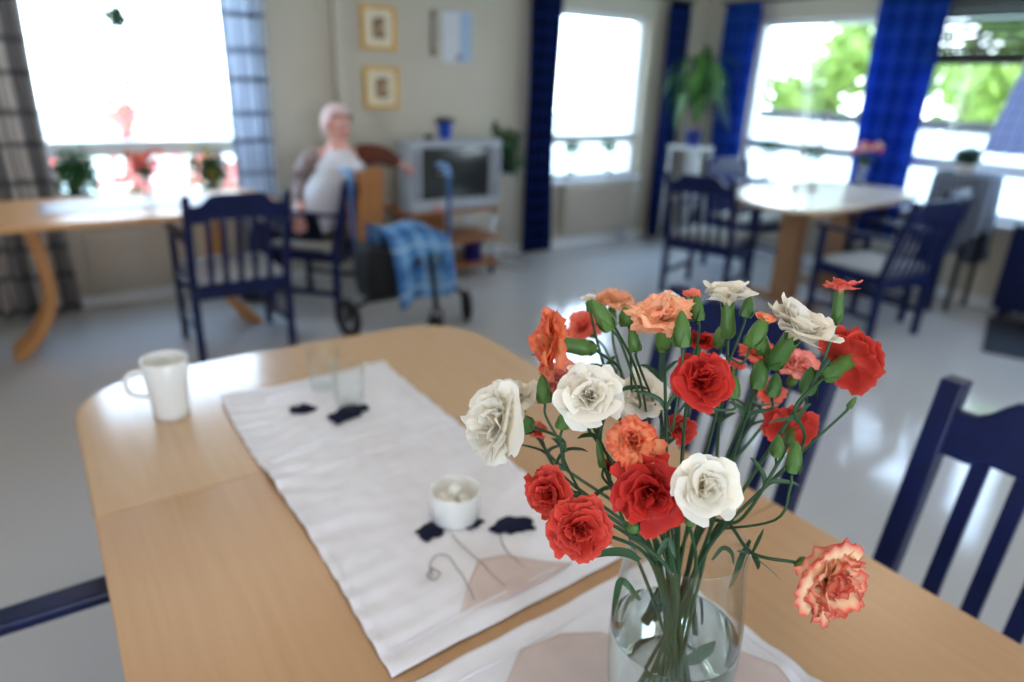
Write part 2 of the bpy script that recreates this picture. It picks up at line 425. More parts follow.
PL_W = plaid('curtain_white_check', rgb(228, 234, 242), rgb(150, 160, 178), rgb(96, 108, 130), 3, 6.5, .3, .10, .55)
PL_WL = plaid('curtain_white_check_beige', rgb(196, 188, 182), rgb(92, 92, 98), rgb(56, 58, 66), 2.5, 6.5, .45, .10, .3)
PL_B = plaid('curtain_blue_check', rgb(40, 92, 194), rgb(32, 74, 166), rgb(66, 116, 206), 4, 12, .3, .3, .55)
PL_BD = plaid('curtain_navy_check', rgb(14, 34, 92), rgb(9, 20, 58), rgb(34, 64, 130), 4, 17, .3, .3, .25)
PL_L = plaid('curtain_lilac', rgb(196, 204, 226), rgb(170, 180, 210), rgb(160, 170, 205), 5, 12, .3, .3, .35)
CT = 2.06
curtain('curtain', 'x', -.40, .115, .03, 2.43, YB - .12, PL_WL, 'grey and white checked curtain at the far left edge of the left window', 6, seed=1)
curtain('curtain', 'x', 1.10, 1.36, .03, 2.43, YB - .12, PL_W, 'grey and white checked curtain hanging left of the seated person', 5, seed=2)
curtain('curtain', 'x', 3.40, 3.68, .02, CT, YB - .12, PL_BD, 'dark navy curtain between the television and the white-framed window', 5, seed=3)
curtain('curtain', 'x', 4.90, 5.14, .02, CT, YB - .12, PL_BD, 'dark blue curtain just left of the spiky potted plant', 4, seed=4)
curtain('curtain', 'y', 4.16, 4.52, .02, CT, XR - .12, PL_B, 'blue curtain just right of the spiky potted plant', 6, seed=5)
curtain('curtain', 'y', 2.62, 3.10, .02, CT, XR - .12, PL_B, 'wide blue checked curtain between the two windows behind the bright table', 8, seed=6)
curtain('curtain', 'y', 1.75, 2.16, 1.06, CT, XR - .12, PL_L, 'pale lilac gathered curtain at the right edge of the window with the slatted blind', 5, seed=7,
        pinch=lambda v, a, b: (a, b - .20 * v ** 1.4))
def rail(axis, lo, hi, plane, label):
    mid = (lo + hi) / 2; L = (hi - lo) / 2; z = (CT if hi != 1.42 else 2.43) + .06
    t = empty('curtain_rail', (mid, plane, z) if axis == 'x' else (plane, mid, z), 0, label, 'curtain rail')
    P = (lambda s, d, zz: (s, d, zz)) if axis == 'x' else (lambda s, d, zz: (d, s, zz))
    bm = BM(); tube(bm, [P(-L, 0, 0), P(L, 0, 0)], .011, 10); ob('rod', bm, plain('rail_metal', rgb(60, 58, 56), .4, metal=.5), t, True)
    for s in (-L, L):
        bm = BM(); bmesh.ops.create_icosphere(bm, subdivisions=2, radius=.02); ob('finial', bm, MT['rail_metal'], t, True, off=Vector(P(s, 0, 0)))
    bm = BM()
    for s in (-L * .9, L * .9): tube(bm, [P(s, 0, 0), P(s, .12, 0)], .007, 6)
    ob('bracket', bm, MT['rail_metal'], t)
rail('x', -.45, 1.42, YB - .12, 'dark curtain rail above the left window')
rail('x', 3.38, 5.17, YB - .12, 'dark curtain rail above the window beside the television')
rail('y', 2.60, 4.56, XR - .12, 'dark curtain rail above the window behind the spiky potted plant')
rail('y', .9, 2.55, XR - .12, 'dark curtain rail above the window with the slatted blind')

# blind
t = empty('venetian_blind', (XR - .03, 2.2, 1.69), 0, 'dark slatted blind half lowered in the rightmost window', 'blind')
DK = plain('blind_dark', rgb(38, 52, 58), .5)
bm = BM()
for k in range(7):
    zz = .04 + k * .052
    box(bm, -.026, .026, -.56, .56, -.0015, .0015, Matrix.Translation((0, 0, zz)) @ Matrix.Rotation(math.radians(44), 4, 'Y'))
ob('slats', bm, DK, t)
bm = BM(); box(bm, -.022, .022, -.57, .57, -.065, .012); ob('bottom_rail', bm, BLACK, t, bevel=.004)
bm = BM()
for y in (-.4, .4): tube(bm, [(0, y, 0), (0, y, .38)], .0015, 5)
ob('cord', bm, DK, t)

# ------------------------------------------------------------------ radiators
def radiator(axis, lo, hi, z0, z1, plane, label):
    mid = (lo + hi) / 2; L = (hi - lo) / 2; h = z1 - z0
    t = empty('radiator', (mid, plane, z0) if axis == 'x' else (plane, mid, z0), 0 if axis == 'x' else -PI / 2, label, 'radiator')
    bm = BM(); k = 0; nr = int(L * 2 / .035)
    box(bm, -L, L, -.02, .02, 0, h)
    for i in range(nr): x = -L + (i + .5) * 2 * L / nr; box(bm, x - .009, x + .009, -.036, -.02, .03, h - .03)
    ob('panel', bm, plain('radiator_enamel', rgb(190, 180, 166), .45, var=.02), t, bevel=.003)
    bm = BM(); box(bm, -L, L, -.034, .036, h, h + .012); ob('top_grille', bm, MT['radiator_enamel'], t, bevel=.002)
    bm = BM(); tube(bm, [(L - .05, .0, 0), (L - .05, .0, -z0)], .009, 8); tube(bm, [(L - .1, .0, 0), (L - .1, .0, -z0)], .009, 8); ob('pipe', bm, STEEL, t, True)
    bm = BM(); tube(bm, [(L, 0, h * .85), (L + .06, 0, h * .85)], .018, 10); ob('valve', bm, WHITEP, t, True)
radiator('x', .20, 1.24, .10, .47, YB - .05, 'white ribbed radiator under the left window behind the pale table')
radiator('x', 3.86, 4.68, .13, .55, YB - .06, 'white ribbed radiator under the window between the two navy curtains')
radiator('y', 3.1, 4.1, .13, .52, XR - .06, 'white radiator under the window behind the bright table')

# ------------------------------------------------------------------ chairs
def crest_bm(half, zlo, zhi, zarch, y0, th):
    pts = []; nn = 24
    for i in range(nn + 1):
        u = -1 + 2 * i / nn; a = abs(u)
        k = 1 if a < .52 else (0 if a > .86 else .5 + .5 * math.cos(PI * (a - .52) / .34))
        pts.append((u * half, zhi + (zarch - zhi) * k))
    bm = BM(); F = []
    for (x, zt) in pts:
        zb = zlo + (.012 if abs(x) < half * .7 else 0)
        F.append([bm.verts.new((x, y0(zb) - th, zb)), bm.verts.new((x, y0(zt) - th, zt)), bm.verts.new((x, y0(zt) + th, zt)), bm.verts.new((x, y0(zb) + th, zb))])
    for a, b in zip(F[:-1], F[1:]):
        for k in range(4): bm.faces.new((a[k], a[(k + 1) % 4], b[(k + 1) % 4], b[k]))
    bm.faces.new(F[0]); bm.faces.new(F[-1][::-1]); return bm
def make_chair(seatmat, hz=.87, wd=.25, slatw=.013, nslat=5, nm='dining_armchair', rake=.10, arms=True):
    t = empty(nm, (0, 0, 0))
    yb = lambda z: -.22 - (rake * max(0, z - .42) / .45)
    for s in (-1, 1):
        bm = BM()
        prof = [(yb(z), z) for z in (0, .2, .42, .55, .7, hz)]
        ring = []
        for y, z in prof:
            w = .019 if arms else .0215; ring.append([bm.verts.new((s * (wd - .019) + a * w, y + b * w, z)) for a, b in ((-1, -1), (1, -1), (1, 1), (-1, 1))])
        for a, b in zip(ring[:-1], ring[1:]):
            for k in range(4): bm.faces.new((a[k], a[(k + 1) % 4], b[(k + 1) % 4], b[k]))
        bm.faces.new(ring[0]); bm.faces.new(ring[-1]); ob('leg', bm, NAVY, t, bevel=.004)
        bm = BM(); box(bm, s * (wd - .019) - .017, s * (wd - .019) + .017, .205, .24, 0, .625 if arms else .41); ob('leg', bm, NAVY, t, bevel=.004)
        # armrest
        bm = BM()
        xs = s * (wd - .015); o = [(xs - .026, .27), (xs + .026, .27), (xs + .028, .1), (xs + .018, yb(.64) + .0), (xs - .018, yb(.64) + .0), (xs - .024, .1)]
        prism(bm, o, .625, .647)
        if arms: ob('armrest', bm, NAVY, t, bevel=.006)
        else: bm.free()
        bm = BM(); box(bm, s * (wd - .02) - .009, s * (wd - .02) + .009, -.20, .21, .14, .17); ob('stretcher', bm, NAVY, t, bevel=.003)
    ob('crest_rail', crest_bm(wd - .036, hz - .140, hz - .052, hz - .001, yb, .011), NAVY, t, bevel=.004)
    for k in range(nslat):
        x = -(wd - .036) + (k + 1) * 2 * (wd - .036) / (nslat + 1)
        bm = BM(); z0, z1 = .405, hz - .13; F = []
        for z in (z0, .55, .7, z1): F.append([bm.verts.new((x + a * slatw, yb(z) + b * .006, z)) for a, b in ((-1, -1), (1, -1), (1, 1), (-1, 1))])
        for a, b in zip(F[:-1], F[1:]):
            for q in range(4): bm.faces.new((a[q], a[(q + 1) % 4], b[(q + 1) % 4], b[q]))
        bm.faces.new(F[0]); bm.faces.new(F[-1]); ob('slat', bm, NAVY, t)
    bm = BM(); i = wd - .036
    box(bm, -i, i, -.232, -.208, .335, .41); box(bm, -i, i, .208, .232, .35, .41)
    box(bm, -wd + .01, -wd + .03, -.2, .2, .35, .41); box(bm, wd - .03, wd - .01, -.2, .2, .35, .41); ob('seat_frame', bm, NAVY, t, bevel=.003)
    bm = BM(); g = []; nn = 10
    o = []
    bmesh.ops.create_cube(bm, size=1); bmesh.ops.subdivide_edges(bm, edges=bm.edges, cuts=5, use_grid_fill=True)
    for v in bm.verts:
        x, y, z = v.co; puff = (1 - (2 * x) ** 4) * (1 - (2 * y) ** 4)
        v.co = (x * (2 * wd - .06) * (1 - .03 * abs(z)), y * .43, .43 + z * (.03 + .02 * puff))
    ob('seat_cushion', bm, seatmat, t, True)
    return t
chairs = [
    # x, y, rotation (0 = faces +y), seat, label
    (.795, 3.76, 0, SEATC, 'navy slatted armchair with a pale blue cushion seen from behind at the left pale table'),
    (1.44, 4.19, .74, SEATB, 'navy armchair the seated person sits in, beside the walker'),
    (3.95, 3.17, -1.28, SEATB, 'navy slatted armchair at the left end of the bright table by the corner windows'),
    (4.23, 2.13, -.10, SEATC, 'navy armchair with a pale seat pushed up to the near side of the bright table'),
    (4.80, 3.50, PI - .05, SEATB, 'navy armchair on the far side of the bright table, facing the camera'),
    (4.81, 2.30, .10, SEATB, 'navy armchair on the near side of the bright table, half hidden behind another'),
    (1.06, .262, PI / 2, 'S', 'navy slatted chair nearest the camera, at the right edge of the wooden table'),
    (1.06, .965, PI / 2, 'S', 'navy slatted chair behind the carnations, tucked at the wooden table'),
    (-.10, .845, -PI / 2, SEATC, 'navy armchair of which only one armrest shows at the lower left of the wooden table'),
]
protos = {}
for x, y, rz, sm, lab in chairs:
    ky = sm if sm == 'S' else sm.name
    if ky not in protos: c = protos[ky] = make_chair(SEATC, .915, .25, .015, 5, 'dining_chair', .10, False) if sm == 'S' else make_chair(sm)
    else: c = copy_tree(protos[ky])
    c.location = (x, y, 0); c.rotation_euler = (0, 0, rz); tag(c, lab, 'chair', 'navy slatted dining chairs')

# ------------------------------------------------------------------ tables
def rr(x0, x1, y0, y1, r, n=10, bulge=0, corners=(1, 1, 1, 1)):
    """rounded rectangle outline, corners order: x1y0? -> (x1,y0),(x1,y1),(x0,y1),(x0,y0)"""
    out = []
    for k, (cx, cy, a0) in enumerate(((x1, y0, -PI / 2), (x1, y1, 0), (x0, y1, PI / 2), (x0, y0, PI))):
        if not corners[k]: out.append((cx, cy)); continue
        sx = -1 if cx == x1 else 1; sy = 1 if cy == y0 else -1
        for i in range(n + 1):
            a = a0 + PI / 2 * i / n; out.append((cx + sx * r + r * math.cos(a), cy + sy * r + r * math.sin(a)))
    return out
TZ = .755
# foreground table
TX0, TX1, TY1, TY0 = -.012, .958, 1.650, -.55
t = empty('dining_table', ((TX0 + TX1) / 2, (TY0 + TY1) / 2, 0), 0, 'pale birch extending dining table with rounded corners in the foreground under the carnations', 'table')
inv = Vector((-(TX0 + TX1) / 2, -(TY0 + TY1) / 2, 0))
SEAM = 1.10
o_end = rr(TX0, TX1, SEAM + .0008, TY1, .165, 14, corners=(0, 1, 1, 0))
o_end = [(x + (.012 * math.sin(PI * (y - SEAM) / .6) if False else 0), y + .022 * (1 - ((x - .473) / .485) ** 2) * (1 if y > 1.4 else 0)) for x, y in o_end]
# add points across the far edge for the gentle bow
def bowed(o):
    out = []
    for i, p in enumerate(o):
        out.append(p); q = o[(i + 1) % len(o)]
        if abs(p[0] - q[0]) > .4 and p[1] > 1.5:
            for k in range(1, 12):
                u = k / 12; x = p[0] + (q[0] - p[0]) * u
                out.append((x, TY1 + .022 * (1 - ((x - .473) / .485) ** 2)))
    return out
bm = BM(); prism(bm, bowed(o_end), TZ - .024, TZ); ob('end_panel', bm, BIRCHG, t, bevel=.004, off=inv)
bm = BM(); prism(bm, [(TX0, .555), (TX1, .555), (TX1, SEAM - .0008), (TX0, SEAM - .0008)], TZ - .024, TZ); ob('leaf_panel', bm, BIRCH, t, bevel=.0015, off=inv)
bm = BM(); prism(bm, [(x, y) for x, y in rr(TX0, TX1, TY0, .5535, .165, 14, corners=(1, 0, 0, 1))], TZ - .024, TZ); ob('end_panel', bm, BIRCH, t, bevel=.0015, off=inv)
bm = BM()
for a in ((TX0 + .1, TX1 - .1, TY0 + .1, TY0 + .122), (TX0 + .1, TX1 - .1, TY1 - .12, TY1 - .098), (TX0 + .1, TX0 + .122, TY0 + .1, TY1 - .1), (TX1 - .122, TX1 - .1, TY0 + .1, TY1 - .1)): box(bm, *a, TZ - .094, TZ - .0245)
ob('apron', bm, BIRCHX, t, bevel=.002, off=inv)
for x in (TX0 + .12, TX1 - .12):
    for y in (TY0 + .12, TY1 - .13):
        bm = BM(); tube(bm, [(x, y, TZ - .0245), (x, y, .4), (x, y, 0)], [.042, .036, .026], 8); ob('leg', bm, BIRCHZ, t, True, off=inv)

def curved_leg(bm, x0, y, zt, dirx, w=.040, th=.03, reach=.0):
    """sabre leg in the x-z plane"""
    pts = [Vector((x0, y, zt)), Vector((x0 - dirx * .045, y, zt * .66)), Vector((x0 - dirx * .04, y, zt * .36)), Vector((x0 + dirx * .05, y, zt * .12)), Vector((x0 + dirx * .15, y, 0.0))]
    P = catmull(pts, 5); ring = []
    for i, p in enumerate(P):
        d = (P[min(i + 1, len(P) - 1)] - P[max(i - 1, 0)]).normalized(); nrm = Vector((d.z, 0, -d.x)); k = 1 - .25 * i / len(P)
        if i == len(P) - 1: nrm = Vector((1, 0, 0)) * (1 if nrm.x > 0 else -1)
        ring.append([bm.verts.new(p + nrm * a * w * k * .75 + Vector((0, b * w, 0))) for a, b in ((-1, -1), (1, -1), (1, 1), (-1, 1))])
    for a, b in zip(ring[:-1], ring[1:]):
        for k in range(4): bm.faces.new((a[k], a[(k + 1) % 4], b[(k + 1) % 4], b[k]))
    bm.faces.new(ring[0]); bm.faces.new(ring[-1])
# left table
t = empty('dining_table', (.35, 3.95, 0), 0, 'pale wooden table with curved legs standing under the left window', 'table')
bm = BM(); prism(bm, rr(-1.15, .75, -.36, .36, .16, 10), TZ - .028, TZ); ob('tabletop', bm, BIRCHX, t, bevel=.004)
bm = BM(); box(bm, -.95, .62, .062, .084, TZ - .09, TZ - .0285); box(bm, -.95, .62, .306, .328, TZ - .09, TZ - .0285); ob('apron', bm, BIRCHX, t)
for x, d in ((-.42, -1), (.49, 1)):
    for y in (.12, .27):
        bm = BM(); curved_leg(bm, x, y, TZ - .03, d); ob('leg', bm, BIRCHZ, t, bevel=.005)
bm = BM()
g = []
for i in range(22):
    g.append([bm.verts.new((-.42 + i * .045, -.16 + j * .032, .0035 + TZ + .0012 * math.sin(i * 1.1 + j))) for j in range(11)])
for i in range(21):
    for j in range(10): bm.faces.new((g[i][j], g[i + 1][j], g[i + 1][j + 1], g[i][j + 1]))
o = ob('tablecloth', bm, LINEN, None, True); o.location = (.42, 3.98, 0); md = o.modifiers.new('s', 'SOLIDIFY'); md.thickness = .001
tag(o, 'narrow white cloth lying on the pale table under the left window', 'tablecloth')
# right table
t = empty('dining_table', (4.58, 2.76, 0), .05, 'pale wooden table by the corner windows, bright with window light', 'table')
bm = BM(); prism(bm, [(-.62, -.42), (.54, -.42), (.69, -.34), (.76, -.16), (.76, .16), (.68, .34), (.52, .42), (-.50, .42), (-.66, .36), (-.76, .22), (-.92, -.14), (-.90, -.28), (-.80, -.38)], TZ - .028, TZ); ob('tabletop', bm, wood('birch_glare', rgb(226, 212, 196), rgb(210, 194, 172), .2, 0), t, bevel=.004)  # top coloured whiter than the other birch, painting in window glare
bm = BM(); box(bm, -.6, .55, -.28, -.258, TZ - .09, TZ - .0285); box(bm, -.6, .55, .258, .28, TZ - .09, TZ - .0285); ob('apron', bm, BIRCHX, t)
BROWNZ = wood('leg_brown', rgb(176, 134, 96), rgb(150, 108, 72), .4, 2)
for x in (-.30, .36):
    bm = BM(); prism(bm, [(x - .05, -.08), (x + .05, -.08), (x + .05, .08), (x - .05, .08)], .05, TZ - .0285); ob('leg', bm, BROWNZ, t, bevel=.006)
    bm = BM(); box(bm, x - .05, x + .05, -.26, .26, 0, .048); ob('foot', bm, BROWNZ, t, bevel=.01)

# ------------------------------------------------------------------ runners on the foreground table
def wr(x, y):
    e = 0
    e += .006 * max(0, noise.noise(Vector((x * 7 + y * 2 + 3, y * 9 - x * 4, 11))))
    e += .0050 * math.exp(-max(0, x - .25) / .10) * (.5 + .5 * math.sin(150 * y + 22 * x + 5 * noise.noise(Vector((x * 6, y * 7, 1)))))
    e += .0035 * math.exp(-max(0, .64 - x) / .08) * (.5 + .5 * math.sin(120 * y - 30 * x + 5 * noise.noise(Vector((x * 6, y * 7, 3)))))
    e += .0085 * max(0, noise.noise(Vector((x * 3 + 4, y * 11 - x * 5, 7))))
    e += .0022 * math.sin(18 * y + 7 * x + 3 * noise.noise(Vector((x * 4, y * 4, 0))))* (.4 + abs(noise.noise(Vector((x * 3, y * 3, 5)))) * 1.6)
    e += .0050 * abs(noise.noise(Vector((x * 9 + y * 5, y * 26 - x * 8, 2)))) * (1.2 - 2 * abs(x - .45))
    e += .0012 * noise.noise(Vector((x * 40, y * 40, 9)))
    e += .0030 * math.exp(-((y - (1.045 + .12 * (x - .3))) / .008) ** 2)
    return e
def runner_pt(u, v, x0, x1, y0, y1, skew):
    x = x0 + (x1 - x0) * u; y = y0 + (y1 - y0) * v + skew * (u - .5)
    x += .004 * math.sin(9 * y) * (1 if u < .5 else .6)
    return x, y
def runner(x0, x1, y0, y1, skew, label):
    nu, nv = 90, int(90 * (y1 - y0) / (x1 - x0))
    t = empty('table_runner', ((x0 + x1) / 2, (y0 + y1) / 2, TZ), 0, label, 'table runner', 'white linen runners on the wooden table')
    c0 = Vector(((x0 + x1) / 2, (y0 + y1) / 2, TZ))
    bm = BM(); g = []
    for j in range(nv + 1):
        row = []
        for i in range(nu + 1):
            x, y = runner_pt(i / nu, j / nv, x0, x1, y0, y1, skew)
            row.append(bm.verts.new(Vector((x, y, TZ + .0016 + max(0, wr(x, y) + .0012))) - c0))
        g.append(row)
    for j in range(nv):
        for i in range(nu): bm.faces.new((g[j][i], g[j][i + 1], g[j + 1][i + 1], g[j + 1][i]))
    o = ob('cloth', bm, LINEN, t, True); md = o.modifiers.new('s', 'SOLIDIFY'); md.thickness = .0013
    # stitched hem
    bm = BM()
    def strip(path, w, h=.0016):
        prev = None
        for i, (x, y) in enumerate(path):
            a = path[max(i - 1, 0)]; b = path[min(i + 1, len(path) - 1)]; dx, dy = b[0] - a[0], b[1] - a[1]; L = math.hypot(dx, dy) or 1; nx, ny = -dy / L * w, dx / L * w
            cur = [bm.verts.new(Vector((x + s * nx, y + s * ny, TZ + .0016 + h + max(0, wr(x + s * nx, y + s * ny) + .0012))) - c0) for s in (-1, 1)]
            if prev: bm.faces.new((prev[0], prev[1], cur[1], cur[0]))
            prev = cur
    for v in (.035 / (y1 - y0), 1 - .03 / (y1 - y0)): strip([runner_pt(i / 60, v, x0, x1, y0, y1, skew) for i in range(2, 59)], .0012)
    for u in (.035, .965): strip([runner_pt(u, j / 100, x0, x1, y0, y1, skew) for j in range(3, 98)], .0010)
    o = ob('hem', bm, LINEN, t, True); md = o.modifiers.new('s', 'SOLIDIFY'); md.thickness = .0008; md.offset = 1
    return t, c0
def flat_patch(name, t, c0, pts, mat, h=.0026, label=None):
    """felt or organza piece sewn on the cloth"""
    cx = sum(p[0] for p in pts) / len(pts); cy = sum(p[1] for p in pts) / len(pts); bm = BM(); rings = []
    K = 8
    for k in range(K, 0, -1):
        rings.append([bm.verts.new(Vector((cx + (x - cx) * k / K, cy + (y - cy) * k / K, 0))) for x, y in pts])
    rings.append([bm.verts.new((cx, cy, 0))])
    for v in bm.verts: v.co = Vector((v.co.x, v.co.y, TZ + .0018 + h + max(0, wr(v.co.x, v.co.y) + .0012))) - c0
    n_ = len(pts)
    for a, b in zip(rings[:-1], rings[1:]):
        for i in range(n_):
            j = (i + 1) % n_
            if len(b) == 1: bm.faces.new((a[i], a[j], b[0]))
            else: bm.faces.new((a[i], a[j], b[j], b[i]))
    o = ob(name, bm, mat, t, True); md = o.modifiers.new('s', 'SOLIDIFY'); md.thickness = .0008; md.offset = 1
    if label: o['label'] = label
def poppy(t, c0, cx, cy, rx, ry, rot, seed):
    R = random.Random(seed); pts = []
    for i in range(40):
        a = 2 * PI * i / 40; r = 1 + .09 * math.sin(5 * a + seed) + .05 * math.sin(9 * a)
        if -2.4 < a - 2 * PI < -.7: r *= .72
        x, y = rx * r * math.cos(a), ry * r * math.sin(a)
        pts.append((cx + x * math.cos(rot) - y * math.sin(rot), cy + x * math.sin(rot) + y * math.cos(rot)))
    flat_patch('poppy_applique', t, c0, pts, POPPY, label='navy felt poppy')
def thread(t, c0, pix):
    P = catmull([pz(x, y, TZ) for x, y in pix], 8)
    bm = BM(); tube(bm, [Vector((p.x, p.y, TZ + .0046 + max(0, wr(p.x, p.y) + .0012))) - c0 for p in P], .0009, 5); ob('stem_stitching', bm, THREAD, t, True)
t, c0 = runner(.250, .634, .577, 1.443, .018, 'white linen runner with navy poppies in the middle of the wooden table')
for px, py, rx, ry, rot, sd in ((303, 413, .027, .021, -.3, 1), (349, 417, .046, .032, .3, 2), (433, 535, .026, .024, .3, 3), (474, 528, .018, .012, .2, 4), (513, 531, .035, .026, -.35, 5)):
    p = pz(px, py, TZ); poppy(t, c0, p.x, p.y, rx, ry, rot, sd)
thread(t, c0, [(500, 540), (503, 552), (512, 562), (524, 570)])
thread(t, c0, [(452, 540), (470, 558), (486, 575), (505, 590)])
thread(t, c0, [(432, 582), (430, 570), (437, 560), (448, 562), (458, 575), (468, 592), (474, 606)])
thread(t, c0, [(430, 572), (440, 578), (434, 586), (427, 580), (434, 573)])
flat_patch('organza_patch', t, c0, [tuple(pz(x, y, TZ)[:2]) for x, y in ((478, 566), (505, 560), (540, 564), (572, 568), (540, 588), (505, 604), (460, 620), (466, 595))], ORGZ, .0022, 'beige sheer patch')
t2, c2 = runner(.262, .672, -.42, .552, .012, 'white linen runner under the glass vase, nearest the camera')
flat_patch('organza_patch', t2, c2, [tuple(pz(x, y, TZ)[:2]) for x, y in ((520, 655), (560, 640), (600, 640), (640, 655), (640, 690), (590, 720), (520, 720), (505, 690))], ORGZ, .0022, 'beige sheer patch')
flat_patch('organza_patch', t2, c2, [tuple(pz(x, y, TZ)[:2]) for x, y in ((735, 655), (775, 672), (800, 700), (770, 730), (730, 720))], ORGZ, .0022, 'beige sheer patch')
CL = TZ + .0052     # top of the cloth under things standing on it
def clz(x, y, r=.03):
    return max(TZ + .0022 + max(0, wr(x + r * math.cos(a) * k, y + r * math.sin(a) * k) + .0012) for a in [i * .785 for i in range(8)] for k in (0, .5, 1))

# mug
p = pz(170, 420, TZ); t = empty('mug', (p.x + .008, p.y + .02, TZ + .0003), 0, 'white porcelain mug standing on the far left corner of the wooden table', 'mug')
H = .126
bm = BM(); lathe(bm, [(0, .0), (.030, 0), (.034, .003), (.0345, .02), (.038, .07), (.0445, H - .002), (.0435, H), (.0415, H - .002), (.0355, .07), (.032, .02), (.029, .009), (0, .008)], 40)
ob('body', bm, PORC, t, True)
bm = BM(); hd = Vector((-1, -.12, 0)).normalized()
P = catmull([hd * .041 + Vector((0, 0, .106)), hd * .062 + Vector((0, 0, .108)), hd * .074 + Vector((0, 0, .090)), hd * .066 + Vector((0, 0, .066)), hd * .037 + Vector((0, 0, .052))], 6)
tube(bm, P, .0052, 10); ob('handle', bm, PORC, t, True)
# tumblers
for px, py, lab in ((350, 408, 'small clear glass tumbler standing on the navy poppy, nearer of the two'), (325, 392, 'small clear glass tumbler behind the one on the navy poppy')):
    p = pz(px, py, TZ); bm = BM(); h = .092; z = clz(p.x, p.y)
    lathe(bm, [(0, 0), (.024, 0), (.0262, .0), (.0275, .0008), (.028, .002), (.0282, .004), (.0312, .045), (.0343, h - .002), (.0345, h), (.0340, h + .0008), (.0334, h + .0008), (.0329, h), (.0327, h - .002), (.0296, .045), (.0268, .014), (.0262, .0115), (.0245, .0102), (.022, .010), (0, .010)], 40)
    o = ob('glass_tumbler', bm, GLASS, None, True); o.location = (p.x, p.y, z); tag(o, lab, 'glass', 'glass tumblers on the runner')
# bowl with sugar lumps
p = pz(455, 520, TZ); bz = clz(p.x, p.y, .04); bowl = Vector((p.x, p.y, bz))
bm = BM(); h = .052
lathe(bm, [(0, 0), (.036, 0), (.038, .003), (.0405, h), (.0400, h + .0015), (.0380, h), (.0355, .008), (.033, .006), (0, .006)], 40)
o = ob('ramekin', bm, PORC, None, True); o.location = bowl; tag(o, 'white porcelain ramekin holding sugar cubes on the white runner', 'bowl')
SUG = plain('sugar', rgb(240, 238, 230), .8, var=.03, scale=200, bump=.3)
R = random.Random(5); k = 0
proto = None
sugs = [(-.016, -.012, .0), (.006, -.02, .0), (.018, .004, .0), (-.004, .006, .0), (-.020, .013, .0), (.005, .022, .0),
        (-.010, -.004, .0165), (.010, -.006, .0165), (.004, .014, .0165), (-.014, .014, .0165), (.000, .002, .033)]
pl = ['front left', 'front', 'right', 'middle', 'left', 'back']
for i, (x, y, z) in enumerate(sugs):
    if proto is None:
        bm = BM(); bmesh.ops.create_cube(bm, size=.0155); o = proto = ob('sugar_cube', bm, SUG, bevel=.002)
    else: o = proto.copy(); col.objects.link(o)
    o.location = bowl + Vector((x, y, .0143 + z)); o.rotation_euler = (R.uniform(-.12, .12), R.uniform(-.12, .12), R.uniform(0, 1.5))
    tag(o, 'white sugar cube lying in the porcelain ramekin', 'sugar cube', 'sugar cubes in the ramekin')

# ------------------------------------------------------------------ vase
VB = pz(657, 742, TZ); VX, VY = VB.x, VB.y; VZ = clz(VX, VY, .05) + .0002
vase = empty('vase', (VX, VY, VZ), 0, 'clear glass vase half full of water, holding the carnations on the white runner', 'vase')
VPROF = [(.0485, .0008), (.0498, .0022), (.0503, .004), (.0535, .02), (.0562, .04), (.0590, .06), (.0614, .085), (.0635, .11), (.0643, .125), (.0645, .14), (.0640, .155), (.0630, .17), (.0613, .187), (.0592, .205), (.0573, .220), (.0563, .23), (.0560, .238), (.0563, .246), (.0570, .251)]
def vr(z):
    for (r0, z0), (r1, z1) in zip(VPROF[:-1], VPROF[1:]):
        if z0 <= z <= z1: return r0 + (r1 - r0) * (z - z0) / (z1 - z0)
    return VPROF[-1][0] if z > .2 else VPROF[0][0]
TH = .0022; BT = .009
out = [(0, 0), (.043, 0), (.046, 0)] + VPROF + [(.0571, .2522), (.0566, .2530), (.0558, .2530), (.0551, .2522)]
inn = [(r - TH, z) for r, z in VPROF[::-1] if z > .018] + [(.0488, BT + .008), (.0475, BT + .004), (.044, BT + .0008), (.040, BT), (.036, BT), (0, BT)]
bm = BM(); lathe(bm, out + inn, 64); ob('vessel', bm, GLASS, vase, True)
WL = .142; e = -.0009
wp = [(0, BT + e), (.036, BT + e), (.040 - e, BT + e), (.044 - e, BT + .0008 + e), (.0475 - e, BT + .004 + e), (.0488 - e, BT + .008 + e)] + [(r - TH - e, z) for r, z in VPROF if .018 < z < WL] + [(vr(WL) - TH - e, WL - .0006), (vr(WL) - TH - e - .0006, WL), (vr(WL) - TH - .004, WL - .0005), (.05, WL - .0008), (0, WL - .0008)]
bm = BM(); lathe(bm, wp, 64); ob('water', bm, WATER, vase, True)

# ------------------------------------------------------------------ carnations
PAL = {
 'white': (rgb(230, 214, 168), rgb(234, 226, 206), rgb(240, 236, 226)),
 'red':   (rgb(130, 8, 4), rgb(184, 18, 8), rgb(212, 46, 32)),  # dark petal base paints in the shade at the flower's centre
 'coral': (rgb(196, 62, 34), rgb(200, 40, 26), rgb(224, 84, 66)),
 'coralpink': (rgb(240, 176, 156), rgb(234, 108, 88), rgb(238, 124, 108)),
 'peach': (rgb(253, 224, 178), rgb(250, 208, 168), rgb(234, 134, 104)),
 'salmon': (rgb(244, 176, 140), rgb(236, 118, 92), rgb(240, 120, 100)),
 'orange': (rgb(248, 196, 134), rgb(240, 144, 98), rgb(220, 76, 54)),
 'picotee': (rgb(252, 236, 176), rgb(252, 222, 180), rgb(214, 60, 54)),
 'pinkwhite': (rgb(236, 200, 180), rgb(238, 190, 178), rgb(236, 130, 116)),
}
def lerp(a, b, t): return tuple(a[i] + (b[i] - a[i]) * t for i in range(3)) + (1,)
